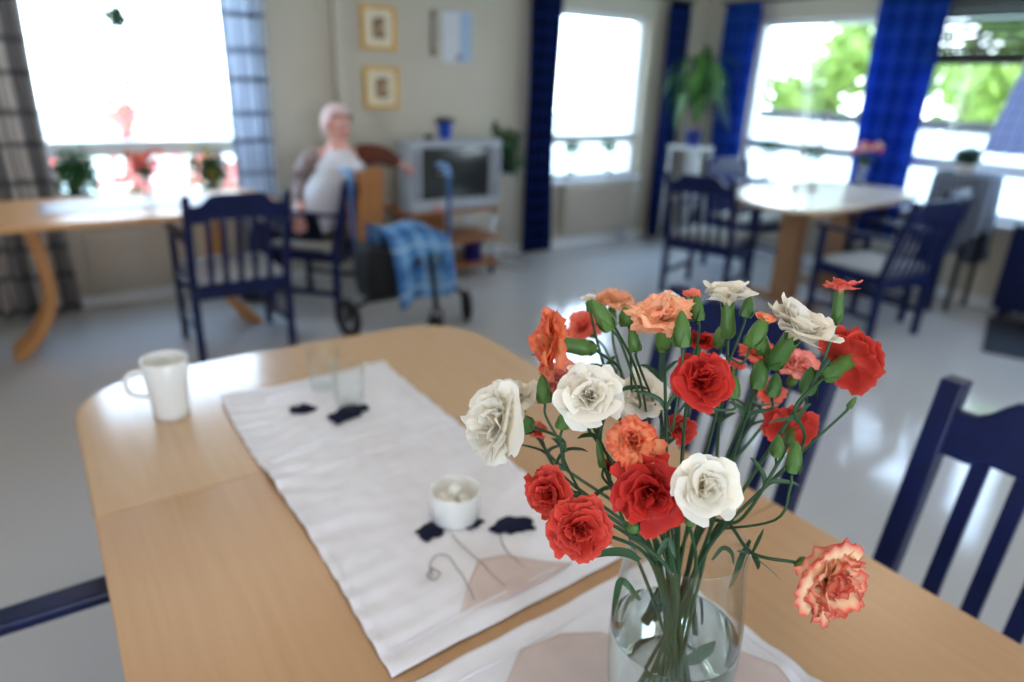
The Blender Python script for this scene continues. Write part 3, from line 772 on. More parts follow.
def make_bloom(kind, R0, seed, openness=1.0, npet=34, cupped=False):
    """petals around +z, origin at the mouth of the calyx; R0 = radius of the opened flower"""
    R = random.Random(seed); bm = BM(); cl = bm.loops.layers.float_color.new('Col'); c0, c1, c2 = PAL[kind]
    serr = {'white': .008, 'red': .015, 'coral': .03, 'coralpink': .03, 'salmon': .05, 'orange': .05, 'peach': .05, 'picotee': .045, 'pinkwhite': .03}[kind]
    for k in range(npet):
        t = (k + .5) / npet                      # 0 inner .. 1 outer
        phi = k * 2.39996 + R.uniform(-.25, .25)
        end = math.radians(8 + 100 * openness * t ** .8 + R.uniform(-12, 12)); start = math.radians(2 + 22 * t)
        L = R0 * (.80 + .40 * t) * (R.uniform(.92, 1.06) if t < .6 else R.uniform(.80, 1.16))
        if t < .35: L *= .95
        half = math.radians(R.uniform(40, 56) if t > .3 else R.uniform(30, 44))
        roll = R.uniform(-.35, .35) + (R.uniform(-.9, .9) if t < .45 else 0)
        nu, nv = 12, 9; fr = R.choice((1.0, 1.5, 2.0, 2.5)); ph = R.uniform(0, 6.3); amp = (.75 if kind == 'white' else 1) * R0 * (R.uniform(.08, .15) if t > .45 else R.uniform(.12, .20)); curl = R.uniform(-.3, .5)
        ca, sa = math.cos(phi), math.sin(phi); rad = Vector((ca, sa, 0)); tan = Vector((-sa, ca, 0)); zz = Vector((0, 0, 1))
        # centre line
        NS = 12; cp = [Vector((0, 0, 0))]; th = []
        for s in range(NS):
            u = (s + .5) / NS; f = min(1, max(0, (u - .18) / .55)); f = f * f * (3 - 2 * f); a = start + (end - start) * f + (curl * (u - .7) if u > .7 else 0)
            th.append(a); cp.append(cp[-1] + (rad * math.sin(a) + zz * math.cos(a)) * (L / NS))
        th.append(th[-1])
        base = rad * R0 * .05 * t + zz * (-R0 * .05)
        g = []
        for j in range(nv + 1):
            v = j / nv; row = []
            for i in range(nu + 1):
                u = -1 + 2 * i / nu; al = half * u
                edge = (1 - .16 * abs(u) ** 3) * (1 + (serr * (1 if i % 2 else -1) if 0 < i < nu else 0) * (v ** 6) + .03 * math.sin(1.1 * i + ph) * v ** 4)
                rho = (v ** .8) * edge
                al2 = al * (.16 + .84 * min(1, v * 1.35) ** 1.1)
                sc_ = max(0, min(.9999, rho * math.cos(al2 * .75))); q = sc_ * NS; qi = int(q); qf = q - qi
                P = cp[qi].lerp(cp[qi + 1], qf); a = th[qi] + (th[qi + 1] - th[qi]) * qf
                lat = rho * L * math.sin(al2)
                nrm = rad * (-math.cos(a)) + zz * math.sin(a)
                ruf = amp * (v ** 2.2) * (math.sin(fr * PI * u + ph) * (.55 + .45 * math.sin(2.1 * u + ph * 2)) + .35 * math.sin(7.3 * u * fr * .5 + ph * 3) * v)
                cup = R0 * .10 * u * u * v * (1 if t > .5 else 2)
                P = P + base + tan * lat + nrm * (ruf + cup)
                if roll:
                    cc = base + cp[3]; w = P - cc; lt = w.dot(tan); nn_ = w.dot(nrm); cr, sr = math.cos(roll), math.sin(roll)
                    P = P + tan * (lt * cr - nn_ * sr - lt) * min(1, v * 1.3) + nrm * (lt * sr + nn_ * cr - nn_) * min(1, v * 1.3)
                row.append(bm.verts.new(P))
            g.append(row)
        tint = R.uniform(-.08, .08)
        def colr(i, j):
            v = j / nv; u = -1 + 2 * i / nu; st = .5 + .5 * math.sin(i * 2.7 + ph * 5)
            if kind == 'picotee':
                e = max(0, (v - .80) / .20) ** 1.2; c = lerp(c0, c1, v); c = lerp(c, c2, min(1, e + (.16 * st if v > .4 else 0)))
                if t < .4: c = lerp(c, PAL['coral'][2], .35)
            elif kind in ('orange', 'peach'):
                e = max(0, (v - .72) / .28) * (.3 + .7 * st); c = lerp(c0, c1, v); c = lerp(c, c2, min(1, e))
            elif kind in ('red', 'coral'):
                c = lerp(c0, c1, min(1, v * 1.6)); c = lerp(c, c2, max(0, (v - .86) / .14) * .8)
            else: c = lerp(lerp(c0, c1, min(1, v * 1.6)), c2, max(0, (v - .6) / .4))
            return tuple(max(0, min(1, x * (1 + tint))) for x in c[:3]) + (1,)
        for j in range(nv):
            for i in range(nu):
                f = bm.faces.new((g[j][i], g[j][i + 1], g[j + 1][i + 1], g[j + 1][i]))
                for lp, (a, b) in zip(f.loops, ((i, j), (i + 1, j), (i + 1, j + 1), (i, j + 1))): lp[cl] = colr(a, b)
    me = bpy.data.meshes.new('bloom'); bm.to_mesh(me); bm.free(); me.materials.append(PETAL)
    for f in me.polygons: f.use_smooth = True
    return me
def calyx_bm(L, r, teeth=True, swell=1.15):
    """tube around +z, mouth at z=0, base at z=-L"""
    bm = BM(); seg = 20; prof = [(.0, .34), (.03, .5), (.12, .85), (.4, swell), (.75, 1.0), (1.0, 1.02)]
    rings = []
    for s, k in prof: rings.append([bm.verts.new((r * k * math.cos(2 * PI * i / seg), r * k * math.sin(2 * PI * i / seg), -L + L * s)) for i in range(seg)])
    rings.append([bm.verts.new((r * (1.16 if i % 4 == 2 else 1.04) * math.cos(2 * PI * i / seg), r * (1.16 if i % 4 == 2 else 1.04) * math.sin(2 * PI * i / seg), L * (.26 if i % 4 == 2 else (.12 if i % 2 else .02)))) for i in range(seg)])
    for a, b in zip(rings[:-1], rings[1:]):
        for i in range(seg): bm.faces.new((a[i], a[(i + 1) % seg], b[(i + 1) % seg], b[i]))
    bm.faces.new(rings[0][::-1])
    # little bracts at the base
    for i in range(4):
        a = i * PI / 2 + .4; d = Vector((math.cos(a), math.sin(a), 0)); tn = Vector((-d.y, d.x, 0))
        q = [d * r * .45 + tn * r * .5 + Vector((0, 0, -L)), d * r * .45 - tn * r * .5 + Vector((0, 0, -L)), d * r * 1.02 - tn * r * .55 + Vector((0, 0, -L * .84)), d * r * 1.28 + Vector((0, 0, -L * .60)), d * r * 1.02 + tn * r * .55 + Vector((0, 0, -L * .84))]
        bm.faces.new([bm.verts.new(x) for x in q])
    return bm
def bud_bm(L, r):
    bm = BM(); lathe(bm, [(0, 0), (r * .5, L * .02), (r * .85, L * .14), (r, L * .38), (r * .86, L * .62), (r * .5, L * .85), (r * .18, L * .97), (0, L)], 14)
    for i in range(4):
        a = i * PI / 2; d = Vector((math.cos(a), math.sin(a), 0)); tn = Vector((-d.y, d.x, 0))
        q = [d * r * .8 + tn * r * .5 + Vector((0, 0, L * .03)), d * r * .8 - tn * r * .5 + Vector((0, 0, L * .03)), d * r * 1.08 - tn * r * .4 + Vector((0, 0, L * .2)), d * r * 1.10 + Vector((0, 0, L * .42)), d * r * 1.08 + tn * r * .4 + Vector((0, 0, L * .2))]
        bm.faces.new([bm.verts.new(x) for x in q])
    return bm
def orient(d):
    return d.normalized().to_track_quat('Z', 'Y').to_matrix().to_4x4()
def leafpair(t, p, d, side, L=.05, w=.0028, inv=None):
    for s in (-1, 1):
        a = (side * s + d * .9).normalized(); pts = [p, p + (a * .55 + d * .45) * L * .35, p + (a * .9 + d * .1) * L * .75 + Vector((0, 0, -.001)), p + a * L + Vector((0, 0, -.004))]
        bm = BM(); blade(bm, [x - inv for x in catmull(pts, 5)], w, up=side.cross(d)); ob('leaf', bm, GREEN, t, True)
STEMB = VZ + BT + .004
AX = Vector((VX, VY, 0))
import colorsys
flowers = {}
srnd = random.Random(21)
slots = [(k * 2.39996, .012 + .006 * (k % 5)) for k in range(60)]
def carnation(key, px, py, dep, size, face, kind, label, npet=34, opn=1.0, calyx=.30, stem=None, rimoff=None, r=.0019, calr=.11, leaves=1, mid=None):
    """px,py = centre of the bloom; size = diameter in pixels; face = axis in camera frame (right, up, towards camera)"""
    R0 = size * dep / FPX / 2
    ax = cdir(*face); c = pd(px, py, dep)
    mouth = c - ax * (R0 * (.42 if opn > .8 else .5))
    L = R0 * 2 * calyx * 1.08; rad = max(.0034, R0 * calr * 1.68)
    base = mouth - ax * L
    k = len(flowers)
    a = math.atan2(mouth.y - VY, mouth.x - VX)
    lean = min(1, math.hypot(mouth.x - VX, mouth.y - VY) / .14)
    rimr = .012 + .032 * lean + srnd.uniform(-.006, .006)
    rim = Vector((VX + rimr * math.cos(a + srnd.uniform(-.5, .5)), VY + rimr * math.sin(a + srnd.uniform(-.5, .5)), VZ + .245))
    if rimoff: rim = Vector((VX + rimoff[0], VY + rimoff[1], VZ + .247))
    br = .016 + .012 * srnd.random(); ba = a + PI + srnd.uniform(-.7, .7)
    bot = Vector((VX + br * math.cos(ba), VY + br * math.sin(ba), STEMB + .001 * (k % 4)))
    pts = [base]
    if base.z - rim.z > .05: pts.append(base - ax * .022 + (rim - base) * .12)
    if mid: pts.append(pd(*mid))
    pts += [rim, rim.lerp(bot, .45) + Vector((VX - rim.x, VY - rim.y, 0)) * .18, bot]
    P = catmull(pts, 8)
    org = bot.copy()
    t = empty('carnation', org, 0, label, 'carnation', 'carnations in the glass vase')
    bm = BM(); tube(bm, [p - org for p in P], [r * (.75 + .35 * i / len(P)) for i in range(len(P))], 8); ob('stem', bm, GREEN, t, True)
    # swollen nodes
    Q = orient(ax); Q.translation = mouth - org
    bm = calyx_bm(L, rad); bmesh.ops.transform(bm, matrix=Q, verts=bm.verts); ob('calyx', bm, CALYX, t, True)
    me = make_bloom(kind, R0, 100 + k * 7, opn, npet); me.transform(Q @ Matrix.Rotation(srnd.uniform(0, 6), 4, 'Z')); o = bpy.data.objects.new('bloom', me); col.objects.link(o); o.parent = t
    side = cdir(srnd.uniform(-1, 1), srnd.uniform(-.2, .2), srnd.uniform(-.6, .6))
    idx = [int(len(P) * f) for f in (.28, .5)][:leaves]
    for q in idx:
        d = (P[q - 1] - P[q + 1]).normalized(); s2 = (side - d * side.dot(d)).normalized(); leafpair(t, P[q], d, s2, srnd.uniform(.022, .04), .0022, org)
    flowers[key] = (t, org, P)
    return t
def bud(key, px, py, dep, L, w, face, at=.25, tip=None, mid=None, br=.0012):
    """green bud whose base sits at px,py; twig runs to the parent's stem"""
    t, org, P = flowers[key]; ax = cdir(*face); b = pd(px, py, dep); Lm = L * dep / FPX; rm = w * dep / FPX / 2
    j = P[int(len(P) * at)]; pts = [b, b - ax * Lm * .45]
    if mid: pts.append(pd(*mid))
    pts.append(j); bm = BM(); tube(bm, [p - org for p in catmull(pts, 6)], br, 7); tw = ob('twig', bm, GREEN, t, True)
    Q = orient(ax); Q.translation = b - org
    bm = bud_bm(Lm, rm); bmesh.ops.transform(bm, matrix=Q, verts=bm.verts); o = ob('bud', bm, CALYX, t, True)
    if tip:
        me = make_bloom(tip, rm * 1.5, hash_(px), .12, 9); Q2 = orient(ax); Q2.translation = b + ax * Lm * .62 - org; me.transform(Q2)
        q = bpy.data.objects.new('bud_tip', me); col.objects.link(q); q.parent = o
def hash_(x): return int(x * 13) % 997
D = .58
C_ = carnation
# (key, px, py, depth, size px, facing, kind, label)
C_('w1', 496, 422, .60, 88, (-.75, .15, .55), 'white', 'large white carnation at the far left of the bouquet, leaning over the runner', 40, mid=(560, 480, .615), rimoff=(-.040, .012))
C_('w1b', 516, 396, .635, 48, (-.2, .6, .5), 'white', 'white carnation tucked directly behind the large white one at the far left', 24, mid=(565, 478, .63), rimoff=(-.036, .016))
C_('o1', 550, 342, .60, 70, (-.93, .15, .25), 'orange', 'orange carnation seen side-on at the upper left, facing away from the other flowers', 38, calyx=.46, calr=.13, mid=(600, 440, .625))
C_('w2', 590, 396, .575, 66, (-.05, .35, .9), 'white', 'white carnation facing the camera between the orange side-on one and the striped orange one', 38)
C_('w2b', 560, 378, .66, 46, (-.3, .6, .5), 'pinkwhite', 'pale pinkish carnation blurred behind the upper left white carnation', 22)
C_('s1', 612, 300, .74, 46, (-.05, .85, .35), 'peach', 'salmon carnation at the back of the bouquet, highest on the left', 24)
C_('s2', 584, 326, .77, 42, (-.5, .4, .6), 'salmon', 'pale salmon carnation blurred at the back, just right of the orange side-on one', 22)
C_('w3', 588, 299, .70, 17, (-.2, .95, .1), 'white', 'tiny white half-open carnation at the top left of the bouquet', 14, .45, .5)
C_('o2', 662, 317, .575, 62, (-.15, .80, .50), 'peach', 'pale orange carnation at the top centre of the bouquet, in front of a white one', 38, .85, calyx=.42, calr=.14)
C_('w4', 668, 303, .66, 42, (.1, .9, .3), 'white', 'white carnation peeking out directly behind the pale orange one at the top', 22)
C_('w5', 728, 295, .60, 56, (-.05, .97, .16), 'white', 'white carnation seen side-on at the top, right of the pale orange one', 34, .60, calyx=.5, calr=.14)
C_('c1', 840, 286, .60, 40, (.05, .99, .08), 'coralpink', 'small coral carnation standing highest at the right on a long stem', 16, .8, .62, calr=.15, mid=(822, 370, .60))
C_('w6', 800, 326, .585, 76, (.35, .75, .45), 'white', 'white carnation at the upper right of the bouquet, below the small coral one', 44, .66, calyx=.42, calr=.14)
C_('r1', 852, 358, .62, 70, (.75, .35, -.45), 'coral', 'coral red carnation at the far upper right, turned away from the camera', 34, calyx=.45, calr=.13, mid=(800, 450, .62))
C_('p1', 800, 366, .72, 50, (.1, .6, .5), 'pinkwhite', 'pink and white carnation blurred behind the upper right white one', 24)
C_('p2', 756, 352, .76, 40, (-.1, .7, .4), 'salmon', 'salmon carnation blurred at the back between the opening bud and the red rosette', 22)
C_('p3', 768, 392, .74, 34, (-.1, .3, .6), 'salmon', 'small salmon carnation blurred low at the back, right of the red rosette', 18)
C_('r2', 702, 380, .555, 66, (.02, .42, .88), 'red', 'bright red carnation facing the camera in the upper middle of the bouquet', 38)
C_('r3', 700, 340, .68, 38, (.1, .8, .3), 'red', 'small red carnation behind and above the upper middle red one', 20)
C_('r3b', 735, 365, .70, 26, (.2, .8, .3), 'coralpink', 'small coral carnation peeking out right of the upper middle red one', 16)
C_('w7', 641, 396, .66, 56, (.1, .5, .7), 'white', 'white carnation blurred behind the stems, left of the upper middle red one', 26)
C_('o3', 634, 442, .565, 54, (-.15, .25, .95), 'orange', 'striped orange carnation in the middle, directly above the large red one', 36)
C_('r4', 650, 493, .562, 82, (.05, -.05, 1), 'red', 'largest red carnation in the lower middle, between the orange and the white one', 32)
C_('r5', 548, 493, .57, 56, (-.55, .1, .8), 'coral', 'coral red carnation at the lower left of the bouquet, turned a little left', 34, mid=(600, 530, .60))
C_('r6', 580, 530, .555, 68, (-.1, -.15, .95), 'coral', 'large coral red carnation lowest at the left, over the rim of the vase', 38)
C_('w8', 706, 487, .532, 74, (.15, .15, .95), 'white', 'white carnation facing the camera just right of the largest red one', 22)
C_('r7', 790, 428, .66, 54, (.35, .3, -.75), 'coral', 'coral red carnation seen from below in front of the blue chair', 24, calyx=.42, mid=(740, 520, .64))
C_('c2', 538, 431, .66, 24, (-.2, .6, .6), 'coralpink', 'tiny coral pink carnation beside the calyx of the large white one', 14, .6)
C_('r8', 680, 428, .64, 36, (.3, .3, .6), 'coral', 'small red carnation half hidden behind stems, right of the striped orange one', 18)
C_('c3', 609, 466, .64, 16, (-.1, .5, .7), 'coral', 'tiny red bud-like carnation left of the striped orange one', 12, .5)
C_('k1', 833, 580, .545, 94, (.42, -.10, .85), 'picotee', 'large cream carnation with red-edged petals hanging out over the table at the right', 44, calyx=.24, calr=.10, mid=(752, 553, .60), rimoff=(.050, .004))
# buds
bud('w1', 545, 404, .60, 30, 15, (-.1, 1, .0), .20, mid=(565, 450, .605))
bud('r5', 562, 430, .60, 20, 14, (.15, 1, 0), .3, mid=(565, 462, .605))
bud('s1', 612, 330, .60, 38, 17, (-.55, .8, .1), .35, mid=(640, 400, .60))
bud('s1', 604, 315, .61, 22, 14, (-.7, .6, .1), .4, mid=(640, 380, .61))
bud('w7', 628, 326, .62, 20, 16, (-.2, .9, .1), .3)
bud('w4', 636, 352, .60, 26, 13, (-.2, 1, .1), .35)
bud('o2', 682, 348, .555, 38, 18, (-.02, 1, .05), .3, mid=(672, 430, .565))
bud('r3', 697, 322, .59, 32, 16, (-.1, 1, 0), .35, tip='salmon')
bud('w5', 750, 348, .575, 38, 18, (.45, .9, 0), .15, tip='orange')
bud('w5', 745, 318, .60, 24, 13, (.25, 1, 0), .2)
bud('w6', 764, 356, .61, 28, 13, (-.1, 1, 0), .25)
bud('p1', 757, 390, .61, 32, 18, (.15, 1, 0), .2)
bud('p2', 772, 398, .62, 26, 15, (.2, 1, 0), .3)
bud('p1', 806, 396, .615, 30, 18, (.2, 1, 0), .25)
bud('r1', 848, 408, .60, 14, 6, (.6, .8, 0), .45, mid=(815, 440, .605))
bud('k1', 792, 474, .575, 34, 16, (.15, 1, 0), .52, mid=(775, 520, .58))
bud('r7', 776, 458, .62, 24, 14, (.1, .9, 0), .3)
bud('r4', 634, 527, .565, 10, 15, (-.2, .3, .9), .25)
bud('w8', 689, 521, .555, 9, 12, (.2, .2, .9), .25)
bud('r2', 733, 399, .60, 24, 13, (.1, 1, 0), .2)
bud('c3', 603, 468, .60, 30, 8, (-.2, 1, 0), .4)
bud('r8', 718, 348, .66, 22, 12, (.1, 1, 0), .2)
# leaves fixed to named stems
def strap(key, pix, w=.0035):
    t, org, P = flowers[key]; bm = BM(); blade(bm, [x - org for x in catmull([pd(*q) for q in pix], 6)], w, up=cdir(0, 0, 1)); ob('leaf', bm, GREEN, t, True)
strap('r6', [(640, 560, .60), (625, 552, .59), (606, 552, .58), (590, 558, .57)], .0040)
strap('k1', [(752, 553, .60), (758, 540, .595), (764, 528, .59)], .0018)
strap('k1', [(752, 553, .60), (757, 562, .598), (758, 570, .595)], .0026)
strap('r7', [(750, 540, .63), (742, 555, .62), (735, 575, .62), (728, 590, .62)], .003)
strap('w8', [(712, 560, .62), (722, 548, .62), (731, 552, .62), (734, 566, .62)], .0022)
strap('o1', [(596, 508, .61), (590, 520, .605), (598, 528, .605)], .002)
strap('r4', [(655, 560, .62), (668, 540, .62), (676, 560, .62)], .003)
strap('w2', [(640, 600, .64), (622, 580, .64), (616, 596, .66), (612, 618, .67)], .0035)
# sunken leaf in the water
t, org, P = flowers['r2']
bm = BM(); blade(bm, [Vector((VX + x, VY + y, VZ + z)) - org for x, y, z in ((.008, -.006, .07), (.020, -.014, .085), (.034, -.018, .100), (.044, -.020, .108))], .009, up=cdir(0, 0, 1)); ob('leaf', bm, GREEN, t, True)

# ------------------------------------------------------------------ television corner
cx, cy = 2.49, 4.50
t = empty('media_cart', (cx, cy, 0), .03, 'wheeled wooden media cart with steel tube posts, carrying the silver television', 'cart')
for z, nm in ((.085, 'shelf'), (.275, 'shelf'), (.500, 'top')):
    bm = BM(); prism(bm, rr(-.40, .40, -.22, .22, .03, 5), z, z + .022); ob(nm, bm, CART, t, bevel=.004)
for x in (-.34, .34):
    for y in (-.17, .17):
        bm = BM(); tube(bm, [(x, y, .05), (x, y, .4995)], .012, 10); ob('post', bm, STEEL, t, True)
        bm = BM(); tube(bm, [(x - .012, y, .028), (x + .012, y, .028)], .028, 14); ob('caster', bm, RUBBER, t, True)
bm = BM(); box(bm, -.32, .10, .12, .135, .30, .4995); ob('back_panel', bm, CART, t)
t = empty('television', (cx + .005, cy - .01, .5225), .03, 'silver tube television with a dark screen standing on the wheeled wooden cart', 'television')
bm = BM(); w2, h = .375, .485
# bezel with hole
def rect_loop(bm, x0, x1, z0, z1, y): return [bm.verts.new((x, y, z)) for x, z in ((x0, z0), (x1, z0), (x1, z1), (x0, z1))]
L = [rect_loop(bm, -w2, w2, 0, h, -.16), rect_loop(bm, -w2 - .004, w2 + .004, 0, h + .002, -.19), rect_loop(bm, -w2 + .012, w2 - .012, .01, h - .008, -.20), rect_loop(bm, -w2 + .085, w2 - .085, .075, h - .045, -.198), rect_loop(bm, -w2 + .095, w2 - .095, .083, h - .053, -.178)]
back = [rect_loop(bm, -w2, w2, 0, h, -.16), rect_loop(bm, -w2, w2, 0, h, -.02), rect_loop(bm, -.25, .25, .03, h - .08, .17), rect_loop(bm, -.14, .14, .08, h - .16, .23)]
for a, b in list(zip(L[:-1], L[1:])) + list(zip(back[:-1], back[1:])):
    for k in range(4): bm.faces.new((a[k], a[(k + 1) % 4], b[(k + 1) % 4], b[k]))
bm.faces.new(back[-1]); bmesh.ops.remove_doubles(bm, verts=bm.verts, dist=1e-5)
ob('housing', bm, SILVER, t, bevel=.004)
bm = BM(); g = []
for j in range(9):
    g.append([])
    for i in range(13):
        u, v = i / 6 - 1, j / 4 - 1; g[-1].append(bm.verts.new((u * (w2 - .088), -.186 + .012 * (u * u + v * v) * .5, .0775 + (v + 1) / 2 * (h - .125))))
for j in range(8):
    for i in range(12): bm.faces.new((g[j][i], g[j][i + 1], g[j + 1][i + 1], g[j + 1][i]))
ob('screen', bm, plain('tube_glass', rgb(40, 46, 46), .15, var=.05, coat=.5), t, True)
bm = BM()
for s in (-1, 1): box(bm, s * (w2 - .045) - .022, s * (w2 - .045) + .022, -.2035, -.199, .08, h - .05)
ob('speaker_grille', bm, plain('grille_grey', rgb(120, 124, 132), .6), t)
bm = BM()
for k in range(5): tube(bm, [(-.06 + k * .03, -.2, .035), (-.06 + k * .03, -.206, .035)], .006, 8)
ob('button', bm, BLACK, t, True)
topz = .5225 + .485 + .0005
def pot_bm(rt, rb, h, lip=.006):
    bm = BM(); lathe(bm, [(0, 0), (rb, 0), (rb + .001, .003), (rt - .002, h - .022), (rt + lip - .003, h - .021), (rt + lip, h - .018), (rt + lip, h - .002), (rt + lip - .002, h), (rt - .003, h), (rt - .006, h - .014), (0, h - .014)], 28); return bm
SOIL = plain('soil', rgb(50, 38, 30), .95, var=.3)
t = empty('potted_plant', (2.475, 4.43, topz), 0, 'small dark-leaved plant in a bright blue pot on top of the television', 'plant')
ob('pot', pot_bm(.052, .040, .105), BLUEPOT, t, True)
bm = BM(); R = random.Random(3); leafcloud(bm, (0, 0, .12), (.085, .085, .035), 90, .022, R, .2); ob('foliage', bm, leaf_mat('dark_leaf', rgb(40, 36, 44), rgb(22, 30, 26), .1), t)
t = empty('remote_control', (2.33, 4.40, topz), .3, 'small dark rounded gadget lying on top of the television, left of the blue pot', 'gadget')
bm = BM(); prism(bm, rr(-.022, .022, -.03, .03, .01, 5), 0, .028); ob('body', bm, BLACK, t, bevel=.006)
bm = BM(); tube(bm, [(0, 0, .0281), (0, 0, .036)], .008, 12); ob('button', bm, SILVER, t, True)
t = empty('bucket', (2.70, 4.40, .1075), 0, 'dark blue plastic bucket on the lowest shelf of the television cart', 'bucket')
bm = BM(); lathe(bm, [(0, 0), (.065, 0), (.067, .003), (.08, .15), (.086, .152), (.086, .16), (.078, .16), (.066, .012), (.062, .008), (0, .008)], 28); ob('body', bm, DBLUE, t, True)
bm = BM(); tube(bm, [Vector((.084 * math.cos(a), .03 * math.sin(a) - .05, .15 + .0 * a - .04 * math.sin(a))) for a in [PI * k / 12 for k in range(13)]], .0025, 6); ob('handle', bm, STEEL, t, True)
t = empty('ornament', (2.26, 4.33, .5225), 0, 'small pink round ornament on the top shelf edge below the television', 'ornament')
t.location = (2.33, 4.285, .5225)
bm = BM(); lathe(bm, [(0, 0), (.012, 0), (.014, .004), (.009, .01), (.018, .02), (.021, .032), (.016, .044), (.006, .05), (0, .051)], 20); ob('body', bm, plain('pink_glaze', rgb(230, 130, 120), .3), t, True)
bm = BM(); bmesh.ops.create_icosphere(bm, subdivisions=2, radius=.005); ob('knob', bm, plain('pink_knob', rgb(240, 170, 160), .3), t, True, off=Vector((0, 0, .054)))
# plant stand with trailing plant
sx_, sy_ = 3.10, 4.56
t = empty('plant_stand', (sx_, sy_, 0), 0, 'thin wire plant stand between the television and the navy curtain', 'stand')
for k in range(3):
    a = k * 2 * PI / 3 + .5; bm = BM()
    tube(bm, catmull([(math.cos(a) * .15, math.sin(a) * .15, .004), (math.cos(a) * .07, math.sin(a) * .07, .35), (math.cos(a) * .085, math.sin(a) * .085, .72)], 6), .005, 8); ob('leg', bm, STEEL, t, True)
bm = BM()
for z, r_ in ((.72, .085), (.35, .071)): tube(bm, [Vector((r_ * math.cos(a), r_ * math.sin(a), z)) for a in [2 * PI * k / 24 for k in range(25)]], .004, 6, cap=False)
ob('ring', bm, STEEL, t, True)
bm = BM(); lathe(bm, [(0, .722), (.088, .722), (.088, .728), (0, .728)], 24); ob('tray', bm, STEEL, t)
t = empty('potted_plant', (sx_, sy_, .7285), 0, 'leafy green trailing plant in a dark pot right of the television', 'plant')
ob('pot', pot_bm(.075, .055, .13), plain('black_pot', rgb(18, 20, 26), .4), t, True)
bm = BM(); R = random.Random(9)
leafcloud(bm, (0, 0, .22), (.12, .11, .13), 240, .035, R, .2); leafcloud(bm, (.03, -.05, .08), (.1, .08, .12), 90, .03, R, .4); leafcloud(bm, (-.11, 0, .33), (.03, .03, .05), 20, .03, R, .2)
ob('foliage', bm, FOLI, t)
bm = BM()
for k in range(9):
    a = k * .7; tube(bm, catmull([(0, 0, .12), (math.cos(a) * .05, math.sin(a) * .05, .22), (math.cos(a) * .12, math.sin(a) * .1, .14 + .02 * (k % 3))], 5), .002, 5)
ob('stem', bm, GREEN, t, True)
# cable on the floor
bm = BM(); P = catmull([(2.86, 4.75, .006), (3.0, 4.5, .006), (3.12, 4.30, .006), (3.25, 4.38, .006), (3.30, 4.6, .006), (3.22, 4.80, .012)], 8); P = [Vector(p) for p in P]
tube(bm, [p - P[0] for p in P], .004, 6); o = ob('power_cable', bm, BLACK, None, True); o.location = P[0]; tag(o, 'black power cable curling on the floor beside the television cart', 'cable')

# ------------------------------------------------------------------ things on the wall
def picture(x0, x1, z0, z1, label, seed):
    t = empty('framed_picture', ((x0 + x1) / 2, YB - .002, (z0 + z1) / 2), 0, label, 'picture'); w_, h_ = (x1 - x0) / 2, (z1 - z0) / 2; f = .026
    bm = BM(); box(bm, -w_, w_, -.022, 0, -h_, -h_ + f); box(bm, -w_, w_, -.022, 0, h_ - f, h_); box(bm, -w_, -w_ + f, -.022, 0, -h_ + f, h_ - f); box(bm, w_ - f, w_, -.022, 0, -h_ + f, h_ - f)
    ob('frame', bm, plain('gilt_frame', rgb(214, 166, 84), .4, metal=.3, var=.08), t, bevel=.003)
    bm = BM(); box(bm, -w_ + f, w_ - f, -.010, -.004, -h_ + f, h_ - f); ob('mat', bm, plain('picture_mat', rgb(224, 214, 188), .8, var=.02), t)
    n = N('print_%d' % seed); nz = n.noise(24 + seed, 4, .6); c = n.ramp(nz, [(.36, rgb(86, 64, 48)), (.5, rgb(150, 116, 84)), (.62, rgb(196, 172, 140))]); pr = n.done(n.bsdf(c, .6).outputs[0])
    bm = BM(); box(bm, -w_ * .36, w_ * .36, -.012, -.0101, -h_ * .48, h_ * .48); ob('print', bm, pr, t)
picture(2.035, 2.30, 1.575, 1.86, 'upper of the two small gold-framed pictures on the wall', 1)
picture(2.045, 2.31, 1.185, 1.47, 'lower of the two small gold-framed pictures on the wall', 2)
t = empty('wall_thermometer', (2.60, YB - .002, 1.555), 0, 'narrow dark wooden strip hanging on the wall left of the pale calendar', 'thermometer')
bm = BM(); box(bm, -.019, .019, -.014, 0, 0, .31); ob('board', bm, plain('olive_wood', rgb(112, 104, 78), .6), t, bevel=.003)
bm = BM(); tube(bm, [(0, -.017, .05), (0, -.017, .27)], .004, 8); ob('tube', bm, WHITEP, t, True)
t = empty('wall_calendar', (2.80, YB - .002, 1.52), 0, 'pale blue and white calendar hanging on the wall above the television', 'calendar')
bm = BM(); box(bm, -.13, .02, -.006, 0, .0, .345); ob('page', bm, plain('calendar_white', rgb(208, 208, 214), .8, var=.02), t)
bm = BM(); box(bm, .021, .125, -.007, 0, .0, .345); ob('page', bm, plain('calendar_blue', rgb(164, 184, 210), .8, var=.03), t)
bm = BM(); tube(bm, [(-.13, -.006, .350), (.125, -.006, .350)], .006, 8); ob('binding', bm, STEEL, t, True)
bm = BM(); box(bm, -.01, .035, -.0095, -.0073, .015, .055); ob('date_marker', bm, plain('marker_grey', rgb(120, 124, 150), .6), t)
